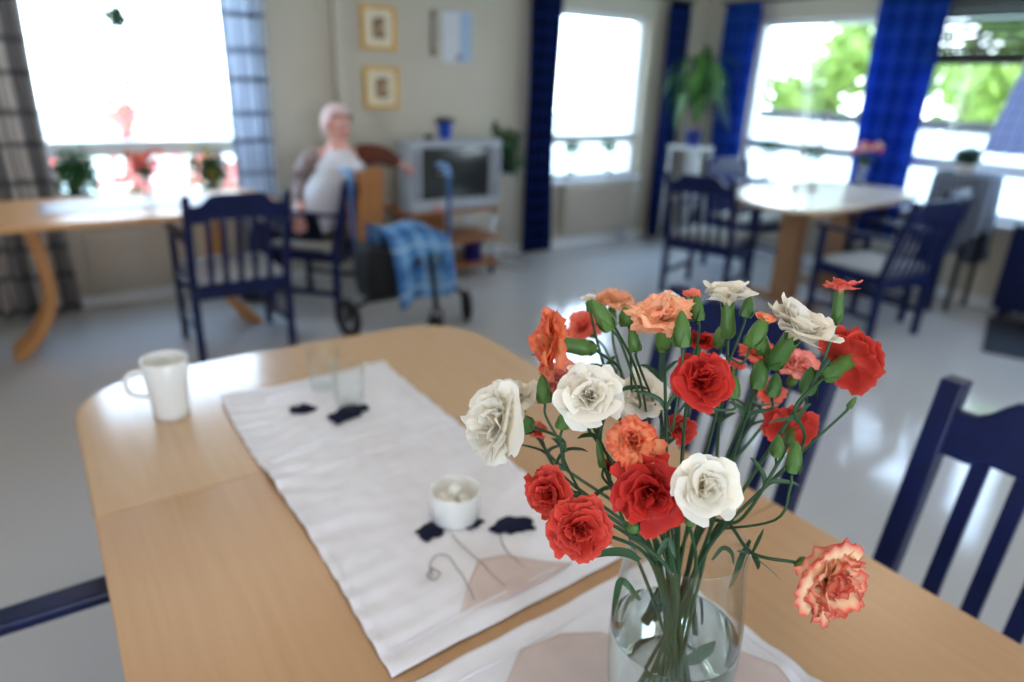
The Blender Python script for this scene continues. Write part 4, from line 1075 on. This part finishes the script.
# ------------------------------------------------------------------ window-sill plants
def topiary(x, y, z, label, s=1.0, ball=.075, h=.20, flat=.7):
    t = empty('potted_topiary', (x, y, z), 0, label, 'plant')
    ob('pot', pot_bm(.042 * s, .032 * s, .075 * s, .004), WHITEP, t, True)
    bm = BM(); tube(bm, [(0, 0, .06 * s), (.004, 0, h * .6), (0, 0, h)], [.008, .007, .006], 8); ob('trunk', bm, MT['bark'], t, True)
    bm = BM(); R = random.Random(int(x * 100)); leafcloud(bm, (0, 0, h + ball * .5), (ball, ball, ball * flat), 260, .017, R, .4); ob('foliage', bm, FOLI, t)
topiary(3.98, YB + .01, Z0 + .0005, 'small round-topped potted tree at the left of the sill between the navy curtains', h=.22, ball=.10)
topiary(4.42, YB + .01, Z0 + .0005, 'small round-topped potted tree at the right of the sill between the navy curtains', h=.22, ball=.10)
topiary(XR + .0, 3.93, Z0 + .0005, 'round-topped potted tree at the left of the sill behind the bright table', h=.26, ball=.13, flat=.8)
topiary(XR + .0, 3.50, Z0 + .0005, 'round-topped potted tree at the middle of the sill behind the bright table', h=.26, ball=.13, flat=.8)
def leafy(x, y, z, label, potm, rad, n=240, seed=1, size=.03, pr=.06, ph=.10, flower=None, fm=None):
    t = empty('potted_plant', (x, y, z), 0, label, 'plant'); ob('pot', pot_bm(pr, pr * .75, ph), potm, t, True)
    R = random.Random(seed); bm = BM(); leafcloud(bm, (0, 0, ph + rad[2] * .8), rad, n, size, R, .25)
    ob('foliage', bm, FOLI, t)
    bm = BM()
    for k in range(7):
        a = k * .9; tube(bm, [(0, 0, ph - .02), (math.cos(a) * rad[0] * .5, math.sin(a) * rad[1] * .5, ph + rad[2])], .003, 5)
    ob('stem', bm, GREEN, t, True)
    if flower:
        bm = BM(); leafcloud(bm, (0, 0, ph + rad[2] * 1.1), (rad[0] * 1.05, rad[1] * 1.05, rad[2] * 1.1), flower, .022, R, .85); ob('blossom', bm, fm, t)
REDF = leaf_mat('red_blossom', rgb(230, 70, 50), rgb(220, 90, 70), .3); YELF = leaf_mat('yellow_blossom', rgb(244, 220, 70), rgb(236, 200, 60), .3); WHF = leaf_mat('white_blossom', rgb(240, 236, 230), rgb(236, 180, 160), .3)
TERR = plain('terracotta', rgb(196, 120, 84), .7)
leafy(.22, YB - .0, Z0 + .0005, 'dark green bushy pot plant at the left end of the left window sill', BLACK, (.14, .07, .15), 320, 2, .035)
leafy(.97, YB - .0, Z0 + .0005, 'dark green pot plant with yellow flowers at the right end of the left sill', BLACK, (.13, .07, .14), 260, 3, .032, flower=34, fm=YELF)
leafy(.10, YB - .0, Z0 + .0005, 'small white flowering plant beside the curtain at the left window', TERR, (.045, .05, .07), 60, 4, .02, pr=.04, flower=60, fm=WHF)
# bouquet vases on the other tables
def small_bouquet(x, y, z, label, fm, h=.16, spread=.07, n=16, seed=1, vh=.13):
    t = empty('flower_vase', (x, y, z), 0, label, 'vase'); R = random.Random(seed)
    bm = BM(); lathe(bm, [(0, 0), (.026, 0), (.028, .002), (.030, .01), (.031, vh * .5), (.033, vh - .002), (.0325, vh), (.0315, vh - .002), (.0295, vh * .5), (.0285, .012), (.026, .008), (0, .008)], 28); ob('vessel', bm, GLASS, t, True)
    for k in range(n):
        a = k * 2.4; r_ = spread * math.sqrt((k + .5) / n); p = Vector((math.cos(a) * r_ * 1.2, math.sin(a) * r_ * 1.2, h + vh * .5 + R.uniform(-.03, .03)))
        bm = BM(); tube(bm, [Vector((math.cos(a) * -.012, math.sin(a) * -.012, .012)), Vector((math.cos(a) * .015, math.sin(a) * .015, vh)), p], .0015, 5); s = ob('stem', bm, GREEN, t, True)
        bm = BM(); leafcloud(bm, p, (.022, .022, .015), 26, .014, R, .3); ob('flower_head', bm, fm[k % len(fm)], s)
    bm = BM(); leafcloud(bm, (0, 0, vh + .02), (spread * .7, spread * .7, .03), 60, .02, R, .2); ob('foliage', bm, FOLI, t)
p = pz(143, 196, TZ)
small_bouquet(p.x, 4.02, TZ + .006, 'glass vase of small red flowers standing on the table under the left window', [REDF, leaf_mat('orange_blossom', rgb(240, 130, 90), rgb(230, 100, 70), .3)], .15, .07, 16, 5)
small_bouquet(5.16, 2.84, TZ + .0003, 'glass vase of orange and white carnations on the bright table by the corner windows', [REDF, WHF, leaf_mat('peach_blossom', rgb(244, 160, 110), rgb(240, 140, 90), .3)], .20, .10, 18, 6, vh=.17)
# candlesticks on the bright table
for px, py, hh, lab in ((795, 190, .34, 'shorter brass candlestick with a white candle on the bright table, left of the other'), (812, 190, .40, 'slim dark candlestick with a white candle on the bright table, nearer its flower vase')):
    p = pz(px, py, TZ); t = empty('candlestick', (p.x, p.y, TZ + .0003), 0, lab, 'candlestick')
    bm = BM(); m_ = plain('brass', rgb(170, 130, 90), .3, metal=.8) if hh < .36 else plain('dark_bronze', rgb(110, 96, 90), .4, metal=.4)
    lathe(bm, [(0, 0), (.038, 0), (.038, .006), (.012, .014), (.007, .03), (.007, hh * .6), (.012, hh * .62), (.008, hh * .66), (.014, hh * .7), (.014, hh * .74), (0, hh * .74)], 20); ob('holder', bm, m_, t, True)
    bm = BM(); tube(bm, [(0, 0, hh * .741), (0, 0, hh * 1.2)], .009, 12); ob('candle', bm, plain('wax', rgb(236, 230, 220), .4), t, True)
# little leafy hanging ornament in the left window
p = Vector((.555, YB - .02, 1.67)); t = empty('hanging_plant', p, 0, 'small green hanging plant high in the middle of the left window', 'plant')
bm = BM(); R = random.Random(4); leafcloud(bm, (0, 0, .0), (.075, .05, .065), 150, .025, R, .2); ob('foliage', bm, FOLI, t)
bm = BM(); tube(bm, [(0, 0, .0), (0, 0, .73)], .0012, 5); ob('cord', bm, BLACK, t)
bm = BM(); lathe(bm, [(0, -.05), (.02, -.05), (.032, .0), (.03, .0), (.018, -.045), (0, -.045)], 18); ob('pot', bm, DBLUE, t, True)

# ------------------------------------------------------------------ white pedestal with the spiky plant
gx, gy = 5.02, 4.40
STOOL = plain('stool_paint', rgb(176, 176, 172), .5)
t = empty('pedestal_stool', (gx, gy, 0), .1, 'tall white wooden stool carrying the spiky plant in the corner', 'stool')
bm = BM(); prism(bm, rr(-.16, .16, -.15, .15, .02, 4), .88, .905); ob('seat', bm, STOOL, t, bevel=.004)
for x in (-.13, .13):
    for y in (-.12, .12):
        bm = BM(); tube(bm, [(x, y, .8795), (x * 1.15, y * 1.15, 0)], [.018, .014], 8); ob('leg', bm, STOOL, t, True)
bm = BM(); box(bm, -.03, .03, -.10, -.085, .3, .879); ob('splat', bm, STOOL, t)
bm = BM(); box(bm, -.13, .13, -.128, -.112, .35, .38); box(bm, -.13, .13, .112, .128, .35, .38); ob('stretcher', bm, STOOL, t)
t = empty('potted_plant', (gx + .02, gy, .9055), 0, 'large spiky strap-leaved plant in a dark blue pot on the white stool in the corner', 'plant')
ob('pot', pot_bm(.075, .058, .14), DBLUE, t, True)
bm = BM(); tube(bm, [(0, 0, .1), (.01, 0, .28)], [.016, .012], 8); ob('trunk', bm, MT['bark'], t, True)
R = random.Random(17); bm = BM(); bm2 = BM()
for k in range(64):
    a = k * 2.4; up = .22 + .42 * R.random(); out_ = .12 + .20 * R.random(); z0 = .16 + .20 * R.random()
    d = Vector((math.cos(a), math.sin(a), 0)); P = catmull([Vector((0, 0, z0)), d * out_ * .4 + Vector((0, 0, z0 + up * .7)), d * out_ * .85 + Vector((0, 0, z0 + up * .72)), d * out_ * 1.15 + Vector((0, 0, z0 + up * .72 - .24 * (.3 + R.random())))], 5)
    blade(bm2 if k % 3 == 0 else bm, P, .017)
for k in range(6): blade(bm2, catmull([Vector((0, 0, .3)), Vector((-.03 - .01 * k, .0, .48)), Vector((-.05 + .012 * k, .01 * k, .66))], 5), .014)
o = ob('leaves', bm, FOLI, t, True); o = ob('leaves', bm2, FOLIL, t, True); o['label'] = 'paler green leaves'

# ------------------------------------------------------------------ pedestal with checked cloth and ball plant at right
qx, qy = 5.29, 2.16
t = empty('side_table', (qx, qy, 0), 0, 'small tall dark-legged side table under a grey checked cloth by the right window', 'table')
bm = BM(); prism(bm, rr(-.16, .16, -.16, .16, .02, 4), .90, .925); ob('tabletop', bm, BLACK, t)
for x in (-.13, .13):
    for y in (-.13, .13): bm = BM(); tube(bm, [(x, y, .8995), (x * 1.05, y * 1.05, 0)], .016, 8); ob('leg', bm, BLACK, t, True)
def drape(name, cx, cy, zt, hx, hy, drop, mat, label, cat, seed=0, wave=.018, flare=.10, rot=0, cnr=.04, group=None, nw=9):
    """square cloth over a top, hanging skirt with folds"""
    bm = BM(); uv = bm.loops.layers.uv.new('UVMap'); n_ = 96; K = 14; rings = []
    base = []
    for i in range(n_):
        a = 2 * PI * i / n_; c_, s_ = math.cos(a), math.sin(a); q = max(abs(c_), abs(s_)) ; k = 1 / ((abs(c_) ** 6 + abs(s_) ** 6) ** (1 / 6)); base.append((c_ * k, s_ * k, a))
    for j in range(K + 1):
        row = []
        for (x, y, a) in base:
            if j <= 4: f = j / 4; row.append((x * hx * f, y * hy * f, zt))
            else:
                v = (j - 4) / (K - 4); dl = drop(a) * v; o_ = 1 + flare * v + wave / hx * v * math.sin(nw * a + seed)
                row.append((x * hx * o_ + x * .004, y * hy * o_ + y * .004, zt - dl))
        rings.append(row)
    V = [[bm.verts.new(p) for p in r] for r in rings[1:]]; c0 = bm.verts.new((0, 0, zt))
    for i in range(n_):
        f = bm.faces.new((c0, V[0][i], V[0][(i + 1) % n_]))
        for lp in f.loops: lp[uv].uv = (lp.vert.co.x * 2 + .5, lp.vert.co.y * 2 + .5)
    for j in range(len(V) - 1):
        for i in range(n_):
            f = bm.faces.new((V[j][i], V[j][(i + 1) % n_], V[j + 1][(i + 1) % n_], V[j + 1][i]))
            for lp, (ii, jj) in zip(f.loops, ((i, j), (i + 1, j), (i + 1, j + 1), (i, j + 1))): lp[uv].uv = (ii / n_ * 2.4, (1 if jj < 4 else 1 - (jj - 3) / (K - 4)) )
    o = ob(name, bm, mat, None, True); o.location = (cx, cy, 0); o.rotation_euler = (0, 0, rot); m = o.modifiers.new('s', 'SOLIDIFY'); m.thickness = .002; m.offset = 1
    tag(o, label, cat, group); return o
PL_G = plaid('grey_check', rgb(126, 134, 150), rgb(60, 68, 84), rgb(170, 176, 190), 14, 14, .5, .5, .1)
drape('tablecloth', qx, qy, .9265, .172, .172, lambda a: .50 + .14 * math.cos(2 * a + .6), PL_G, 'grey checked cloth hanging over the small side table by the right window', 'tablecloth', 2)
t = empty('potted_plant', (qx - .04, qy + .02, .9295), 0, 'dense dark green ball-shaped plant in a white pot on the grey checked cloth', 'plant')
ob('pot', pot_bm(.065, .055, .06, .006), WHITEP, t, True)
bm = BM(); bmesh.ops.create_icosphere(bm, subdivisions=3, radius=.07)
for v in bm.verts: v.co = v.co * (1 + .06 * noise.noise(v.co * 40)); v.co.z = v.co.z * .8 + .105
R = random.Random(8); leafcloud(bm, (0, 0, .105), (.085, .085, .068), 380, .016, R, .85); ob('foliage', bm, leaf_mat('ball_leaf', rgb(20, 66, 44), rgb(10, 38, 28), .1), t)
# navy cabinet and mat at the right edge
t = empty('low_cabinet', (XR - .10, 1.30, 0), 0, 'dark navy low cabinet standing against the wall at the right edge', 'cabinet')
bm = BM(); box(bm, -.10, .085, -.52, .52, .06, .64); ob('body', bm, NAVY, t, bevel=.004)
for y in (-.26, .26):
    bm = BM(); box(bm, -.118, -.101, y - .255, y + .255, .07, .63); d_ = ob('door', bm, NAVY, t, bevel=.003)
    bm = BM(); s = -1 if y > 0 else 1; tube(bm, [(-.118, y + s * .2, .42), (-.136, y + s * .2, .42)], .009, 10); ob('knob', bm, STEEL, d_, True)
for y in (-.46, .46): bm = BM(); box(bm, -.08, .06, y - .02, y + .02, 0, .0595); ob('foot', bm, NAVY, t)
bm = BM(); prism(bm, rr(-.42, .42, -.38, .38, .02, 4), 0, .010); o = ob('door_mat', bm, plain('mat_dark', rgb(36, 42, 56), .95, var=.2, scale=60), bevel=.003); o.location = (5.02, 1.30, .0003); o.rotation_euler = (0, 0, .35); tag(o, 'dark grey floor mat lying on the floor at the right edge', 'mat')

# ------------------------------------------------------------------ three-wheeled walker
BLUEM = plain('blue_tube', rgb(58, 96, 150), .25, metal=.4, var=.05)
t = empty('walker', (1.72, 3.42, 0), 0, 'three-wheeled walking frame with pale blue handles and black bag in front of the television', 'walker')
def wheel(nm, c, ax, r, th, par):
    bm = BM(); seg = 28; prof = []
    for k in range(9): a = PI * k / 8; prof.append((r - th * .5 + th * .5 * math.sin(a), -th * .5 * math.cos(a)))
    prof = [(r * .62, -th * .4)] + prof + [(r * .62, th * .4)]
    mt = Matrix.Translation(c) @ Vector(ax).to_track_quat('Z', 'Y').to_matrix().to_4x4()
    lathe(bm, prof + [prof[0]], seg, mtx=mt); w_ = ob(nm, bm, RUBBER, par, True)
    bm = BM(); lathe(bm, [(0, -.016), (.018, -.014), (.018, .014), (0, .016)], 14, mtx=mt)
    for k in range(5):
        a = k * 2 * PI / 5; tube(bm, [mt @ Vector((math.cos(a) * .015, math.sin(a) * .015, 0)), mt @ Vector((math.cos(a) * r * .64, math.sin(a) * r * .64, 0))], .007, 6)
    ob('hub', bm, BLACK, w_, True); return w_
wheel('wheel', (-.37, .12, .115), (1, .25, 0), .115, .036, t); wheel('wheel', (.37, .05, .10), (1, -.3, 0), .10, .032, t)
wheel('wheel', (-.03, -.30, .10), (1, 0, 0), .10, .034, t)
for s, hx, wy in ((-1, -.36, .12), (1, .33, .05)):
    bm = BM(); tube(bm, catmull([(s * .06, -.18, .50), (s * .16, -.08, .34), (s * .35, wy - .0, .16), (s * .355, wy, .12)], 6), .014, 10); ob('side_tube', bm, BLACK, t, True)
    bm = BM(); tube(bm, catmull([(s * .06, -.16, .44), (s * .18, -.04, .47), (s * .25 if s > 0 else -.30, .06, .52), (s * .26 if s > 0 else -.33, .08, .62), (s * .26 if s > 0 else -.33, .08, .90)], 6), .013, 10); h_ = ob('handlebar', bm, BLUEM, t, True)
    hx_ = .26 if s > 0 else -.33
    bm = BM(); tube(bm, catmull([(hx_, .08, .885), (hx_ + s * .0, .11, .935), (hx_ + s * .0, .20, .935)], 5), .018, 10); ob('grip', bm, plain('pale_blue_grip', rgb(96, 140, 190), .4), h_, True)
    bm = BM(); tube(bm, [(hx_ - .0, .12, .905), (hx_ + .0, .20, .885)], .005, 6); ob('brake_lever', bm, STEEL, h_, True)
bm = BM(); tube(bm, [(0, -.18, .52), (-.01, -.25, .3), (-.03, -.30, .235)], .017, 10); ob('steering_tube', bm, BLACK, t, True)
bm = BM()
for s in (-1, 1): tube(bm, catmull([(-.03, -.30, .235), (-.03 + s * .03, -.30, .22), (-.03 + s * .034, -.30, .10)], 5), .008, 8)
ob('fork', bm, BLACK, t, True)
bm = BM(); bmesh.ops.create_cube(bm, size=1); bmesh.ops.subdivide_edges(bm, edges=bm.edges, cuts=4, use_grid_fill=True)
for v in bm.verts:
    x, y, z = v.co; k = 1 + .1 * math.cos(PI * z) ; v.co = (x * .40 * k - .12, y * .20 * k - .02 , .42 + z * .30 - .04 * (1 - (2 * x) ** 2) * (z > .4))
ob('bag', bm, plain('black_fabric', rgb(9, 10, 15), .85, var=.2), t, True)
PL_BL = plaid('blanket_check', rgb(104, 156, 204), rgb(54, 98, 156), rgb(176, 202, 222), 6, 5, .34, .3, .15)
# blanket over the right side of the bag
bm = BM(); uv = bm.loops.layers.uv.new('UVMap'); g = []; nu, nv = 30, 34
pathz = catmull([(0, .17, .34), (0, .155, .46), (0, .12, .60), (0, .02, .655), (0, -.13, .62), (0, -.170, .46), (0, -.18, .27)], 6)
for j, pp in enumerate(pathz):
    row = []; v = j / (len(pathz) - 1)
    for i in range(nu + 1):
        u = i / nu; edge = abs(v - .5) * 2
        row.append(bm.verts.new((-.22 + .36 * u + .03 * math.sin(6 * v + 2), pp[1] + .018 * edge * math.sin(17 * u + 3 * v) + (.01 * (u - .5)), pp[2] - .08 * max(0, u - .8) * 5 * (1 - edge) * .5 + .012 * math.sin(9 * u + 5 * v) - (.10 * (u < .4) * edge ** 3 * (.4 - u)))))
    g.append(row)
for j in range(len(g) - 1):
    for i in range(nu):
        f = bm.faces.new((g[j][i], g[j][i + 1], g[j + 1][i + 1], g[j + 1][i]))
        for lp, (ii, jj) in zip(f.loops, ((i, j), (i + 1, j), (i + 1, j + 1), (i, j + 1))): lp[uv].uv = (ii / nu * .6, jj / len(g))
o = ob('blanket', bm, PL_BL, None, True); o.location = (1.72, 3.42, 0); m = o.modifiers.new('s', 'SOLIDIFY'); m.thickness = .006
tag(o, 'light blue checked blanket draped over the walking frame', 'blanket')

# ------------------------------------------------------------------ the seated person
SKIN = plain('skin', rgb(226, 168, 154), .5, var=.05); SHIRT = cloth('white_shirt', rgb(222, 222, 230), 0, scale=20, bump=.3)
n = N('patterned_cardigan'); nz = n.noise(28, 2, .5); CARD = n.done(n.bsdf(n.ramp(nz, [(.42, rgb(110, 90, 88)), (.52, rgb(176, 170, 172)), (.62, rgb(128, 84, 72))]), .9).outputs[0])
BROWN = cloth('brown_sleeve', rgb(96, 50, 36), 0); TROU = cloth('dark_trousers', rgb(18, 22, 40), 0); HAIRM = plain('white_hair', rgb(230, 204, 204), .8, var=.08, scale=60)
P0 = Vector((1.44, 4.19, 0))
# body frame: fwd = the way the chair faces, turned a little towards the camera
fw = Vector((-math.sin(.74), math.cos(.74), 0)); rt = Vector((fw.y, -fw.x, 0))          # rt = person's right-hand side
def bp(f, r_, z): return P0 + fw * f + rt * r_ + Vector((0, 0, z))
t = empty('person', P0, 0, 'elderly person in a white shirt seated in a navy armchair, one arm over its back', 'person')
inv_ = -P0
J = {}
pel = bp(.02, -.0, .54); ches = bp(-.10, -.0, .86); headc = pd(337, 124, (Vector(bp(-.05, 0, 1.14)) - CAM).dot(-(M @ Vector((0, 0, 1)))))
headc = headc + Vector((0, 0, -.008)); neck = headc + Vector((0, 0, -.125)); 
# shoulders: torso twists so that the chest turns to the camera
sh_ax = Vector((1, -.25, 0)).normalized()
sl = neck + sh_ax * .16 + Vector((0, 0, -.045)); sr = neck - sh_ax * .16 + Vector((0, 0, -.065))
ches = (sl + sr) / 2 + Vector((0, 0, -.12))
handL = pd(399, 164, 4.5); elL = sl + (handL - sl) * .52 + Vector((0, 0, .03))
elR = pd(300, 178, 4.22); handR = pd(300, 210, 4.12)
def B_(x): return Vector(x) + inv_
kl, kr = bp(.36, -.10, .50), bp(.36, .10, .50); al, ar = bp(.40, -.11, .08), bp(.40, .11, .08); tl, tr_ = bp(.53, -.12, .035), bp(.53, .12, .035)
hl, hr = bp(.04, -.09, .50), bp(.04, .09, .50)
wL = handL; wR = handR
def hand_pts(wr_, d, side, up):
    """palm + five fingers as joints, edges relative"""
    js = [(wr_ + d * .045, (.026, .014)), (wr_ + d * .085, (.024, .012))]; es = [(0, 1)]
    for k, (o_, l_) in enumerate(((-.030, .050), (-.010, .062), (.010, .066), (.029, .056))):
        b = wr_ + d * .09 + side * o_; m_ = b + d * l_ * .55 - up * .008; e_ = b + d * l_ - up * .026; i = len(js)
        js += [(b, .0085), (m_, .0080), (e_, .0068)]; es += [(1, i), (i, i + 1), (i + 1, i + 2)]
    b = wr_ + d * .03 + side * .036; i = len(js); js += [(b, .011), (b + side * .022 + d * .03, .0095), (b + side * .022 + d * .058, .008)]; es += [(0, i), (i, i + 1), (i + 1, i + 2)]
    return js, es
js = [(pel, .11), ((pel + ches) / 2, .10), (ches, (.115, .10)), (neck + Vector((0, 0, -.06)), .06), (neck, .050), (headc + Vector((0, 0, -.06)), (.062, .066)), (headc, (.078, .088)), (headc + Vector((0, 0, .075)), (.066, .074)),
      (sl, .046), (elL, .042), (wL, .026), (sr, .046), (elR, .042), (wR, .026), (hl, .085), (kl, .06), (al, .04), (tl, .033), (hr, .085), (kr, .06), (ar, .04), (tr_, .033)]
es = [(0, 1), (1, 2), (2, 3), (3, 4), (4, 5), (5, 6), (6, 7), (3, 8), (8, 9), (9, 10), (3, 11), (11, 12), (12, 13), (0, 14), (14, 15), (15, 16), (16, 17), (0, 18), (18, 19), (19, 20), (20, 21)]
for wi, wr_, el in ((10, wL, elL), (13, wR, elR)):
    d = (wr_ - el).normalized(); up = Vector((0, 0, 1)); sd = d.cross(up).normalized(); up = sd.cross(d)
    hj, he = hand_pts(wr_, d, sd, up); n0 = len(js); js += hj; es += [(wi, n0)] + [(a + n0, b + n0) for a, b in he]
skin('body', [(B_(p), r_) for p, r_ in js], es, SKIN, t, 2)
fd = (Vector((.25, -1, -.05))).normalized(); fs = fd.cross(Vector((0, 0, 1))).normalized()
hc = headc + Vector((0, 0, -.005))
bm = BM(); tube(bm, [B_(hc + fd * .080 + Vector((0, 0, .02))), B_(hc + fd * .108 + Vector((0, 0, -.02))), B_(hc + fd * .085 + Vector((0, 0, -.03)))], [.010, .015, .010], 8); ob('nose', bm, SKIN, t, True)
for s in (-1, 1):
    bm = BM(); bmesh.ops.create_uvsphere(bm, u_segments=12, v_segments=8, radius=.013); o = ob('eye', bm, plain('eye_white', rgb(220, 216, 212), .3), t, True, off=B_(hc + fd * .078 + fs * s * .031 + Vector((0, 0, .018))))
    bm = BM(); bmesh.ops.create_uvsphere(bm, u_segments=10, v_segments=6, radius=.006); ob('pupil', bm, BLACK, o, True, off=B_(hc + fd * .0875 + fs * s * .031 + Vector((0, 0, .018))))
    bm = BM(); bmesh.ops.create_uvsphere(bm, u_segments=12, v_segments=8, radius=.026); bmesh.ops.scale(bm, verts=bm.verts, vec=(.45, .6, 1.15)); ob('ear', bm, SKIN, t, True, off=B_(hc + fs * s * .082))
bm = BM(); tube(bm, catmull([B_(hc + fd * .080 - fs * .024 + Vector((0, 0, -.056))), B_(hc + fd * .090 + Vector((0, 0, -.054))), B_(hc + fd * .080 + fs * .024 + Vector((0, 0, -.056)))], 4), .006, 7); ob('mouth', bm, plain('lips', rgb(196, 110, 104), .5), t, True)
bm = BM(); bmesh.ops.create_uvsphere(bm, u_segments=24, v_segments=16, radius=1)
for v in list(bm.verts):
    q = v.co.copy(); w_ = fs * q.x * .090 + fd * q.y * .100 + Vector((0, 0, q.z * .112)); v.co = B_(hc + Vector((0, 0, .018)) + w_ * (1 + .03 * noise.noise(q * 5)))
bmesh.ops.delete(bm, geom=[f for f in bm.faces if (f.calc_center_median() - B_(hc)).dot(fd) > .035 and (f.calc_center_median() - B_(hc)).z < .075 or (f.calc_center_median() - B_(hc)).z < -.05], context='FACES')
ob('hair', bm, HAIRM, t, True)
bm = BM(); low = pel + Vector((0, 0, -.06)); PP = [low, pel, pel.lerp(ches, .33), pel.lerp(ches, .66), ches, ches.lerp(neck, .45), neck + Vector((0, 0, -.045)), neck + Vector((0, 0, -.008))]
tube(bm, [B_(p) for p in catmull(PP, 3)], [x for a, b in zip((.145, .152, .150, .148, .150, .150, .105), (.152, .150, .148, .150, .150, .105, .066)) for x in (a, a + (b - a) / 3, a + (b - a) * 2 / 3)] + [.064], 24)
o = ob('shirt', bm, SHIRT, t, True); md = o.modifiers.new('n', 'DISPLACE'); tx = bpy.data.textures.new('folds', 'CLOUDS'); tx.noise_scale = .06; md.texture = tx; md.strength = .014
o = skin('cardigan_sleeve', [(B_(p), r_) for p, r_ in [(sl.lerp(neck, .5) + Vector((0, 0, -.035)), .070), (sl, .076), (elL, .062), (elL.lerp(wL, .96), .044)]], [(0, 1), (1, 2), (2, 3)], BROWN, t, 2); o['label'] = 'brown sleeve laid over the chair back'
skin('cardigan_sleeve', [(B_(p), r_) for p, r_ in [(sr.lerp(neck, .45) + Vector((0, 0, -.035)), .068), (sr, .074), (elR, .056), (elR.lerp(wR, .85), .040)]], [(0, 1), (1, 2), (2, 3)], CARD, t, 2)
skin('trousers', [(B_(p), r_) for p, r_ in [(pel + Vector((0, 0, -.02)), .138), (hl, .10), (kl, .076), (al, .060), (hr, .10), (kr, .076), (ar, .060)]], [(0, 1), (1, 2), (2, 3), (0, 4), (4, 5), (5, 6)], TROU, t, 2)
for a_, t_ in ((al, tl), (ar, tr_)): skin('shoe', [(B_(a_ + Vector((0, 0, -.02)) - fw * .03), .046), (B_(a_.lerp(t_, .5) + Vector((0, 0, -.01))), .045), (B_(t_ + Vector((0, 0, .006))), .038)], [(0, 1), (1, 2)], BLACK, t, 2)
# tan coat hung over the back of that chair
c0_ = Vector((1.44, 4.19, 0)); bdir = -fw
COAT = cloth('tan_coat', rgb(166, 108, 62), 0)
bm = BM(); g = []
path = [(.285, .50), (.290, .70), (.325, .86), (.335, .885), (.350, .875), (.365, .80), (.345, .55), (.34, .38)]
PP = catmull([Vector((a, 0, b)) for a, b in path], 4)
for j, q in enumerate(PP):
    row = []
    for i in range(19):
        u = i / 18 - .5; e_ = abs(j / (len(PP) - 1) - .45) * 2
        row.append(bm.verts.new(bdir * (q.x + .008 * math.sin(14 * u + 1) * e_) + rt * u * (.36 - .02 * math.sin(j)) + Vector((0, 0, q.z + .006 * math.sin(9 * u)))))
    g.append(row)
for a, b in zip(g[:-1], g[1:]):
    for i in range(18): bm.faces.new((a[i], a[i + 1], b[i + 1], b[i]))
o = ob('coat', bm, COAT, None, True); o.location = c0_; m = o.modifiers.new('s', 'SOLIDIFY'); m.thickness = .006
tag(o, 'tan brown garment hung over the back of the seated person\'s armchair', 'coat')

# ------------------------------------------------------------------ light
w = bpy.data.worlds.new('world'); sc.world = w; w.use_nodes = True; nt = w.node_tree; nt.nodes.clear()
o_ = nt.nodes.new('ShaderNodeOutputWorld'); bg = nt.nodes.new('ShaderNodeBackground'); tc = nt.nodes.new('ShaderNodeTexCoord'); sx = nt.nodes.new('ShaderNodeSeparateXYZ'); rp = nt.nodes.new('ShaderNodeValToRGB')
nt.links.new(tc.outputs['Generated'], sx.inputs[0]); nt.links.new(sx.outputs[2], rp.inputs[0])
rp.color_ramp.elements[0].position = 0; rp.color_ramp.elements[0].color = (.80, .89, 1, 1); rp.color_ramp.elements[1].position = .6; rp.color_ramp.elements[1].color = (.46, .66, 1, 1)
nt.links.new(rp.outputs[0], bg.inputs[0]); bg.inputs[1].default_value = 9.5; nt.links.new(bg.outputs[0], o_.inputs[0])
def area(name, loc, rot, sx_, sy_, energy, color=(1, 1, 1), portal=False):
    l = bpy.data.lights.new(name, 'AREA'); l.shape = 'RECTANGLE'; l.size = sx_; l.size_y = sy_; l.energy = energy; l.color = color
    o = bpy.data.objects.new(name, l); col.objects.link(o); o.location = loc; o.rotation_euler = rot
    if portal: l.cycles.is_portal = True
    return o
zc, zh = (Z0 + Z1) / 2, Z1 - Z0
for (lo, hi), top in ((W1, 2.40), (W2, Z1)): area('window_portal', ((lo + hi) / 2, YB + WT + .02, (Z0 + top) / 2), (-PI / 2, 0, 0), hi - lo, top - Z0, 1, portal=True)
for lo, hi in (W3, W4, W5): area('window_portal', (XR + WT + .02, (lo + hi) / 2, zc), (0, PI / 2, 0), zh, hi - lo, 1, portal=True)
area('window_portal', (XL - WT - .02, -1.05, 1.4), (0, -PI / 2, 0), 1.2, 1.5, 1, portal=True)  # portal of the added opening in the left wall
area('window_portal', (.2, YF - WT - .02, 1.35), (PI / 2, 0, 0), 1.4, 1.3, 1, portal=True)  # portal of the added opening behind the camera
for x, y in ((.3, .4), (.5, 2.9), (3.4, 1.2)): area('ceiling_fill', (x, y, CH - .06), (0, 0, 0), 1.2, .3, 6, (1, .80, .58))  # unseen warm fill lights added under the ceiling, no fixtures
sc.view_settings.view_transform = 'Standard'; sc.view_settings.look = 'None'; sc.view_settings.gamma = 1; sc.view_settings.use_curve_mapping = False
sc.view_settings.exposure = 0.32
sc.cycles.use_denoising = True
sc.cycles.max_bounces = 12; sc.cycles.diffuse_bounces = 5; sc.cycles.glossy_bounces = 5; sc.cycles.transmission_bounces = 12; sc.cycles.transparent_max_bounces = 12
sc.cycles.sample_clamp_indirect = 12; sc.cycles.sample_clamp_direct = 0
sc.cycles.blur_glossy = .5
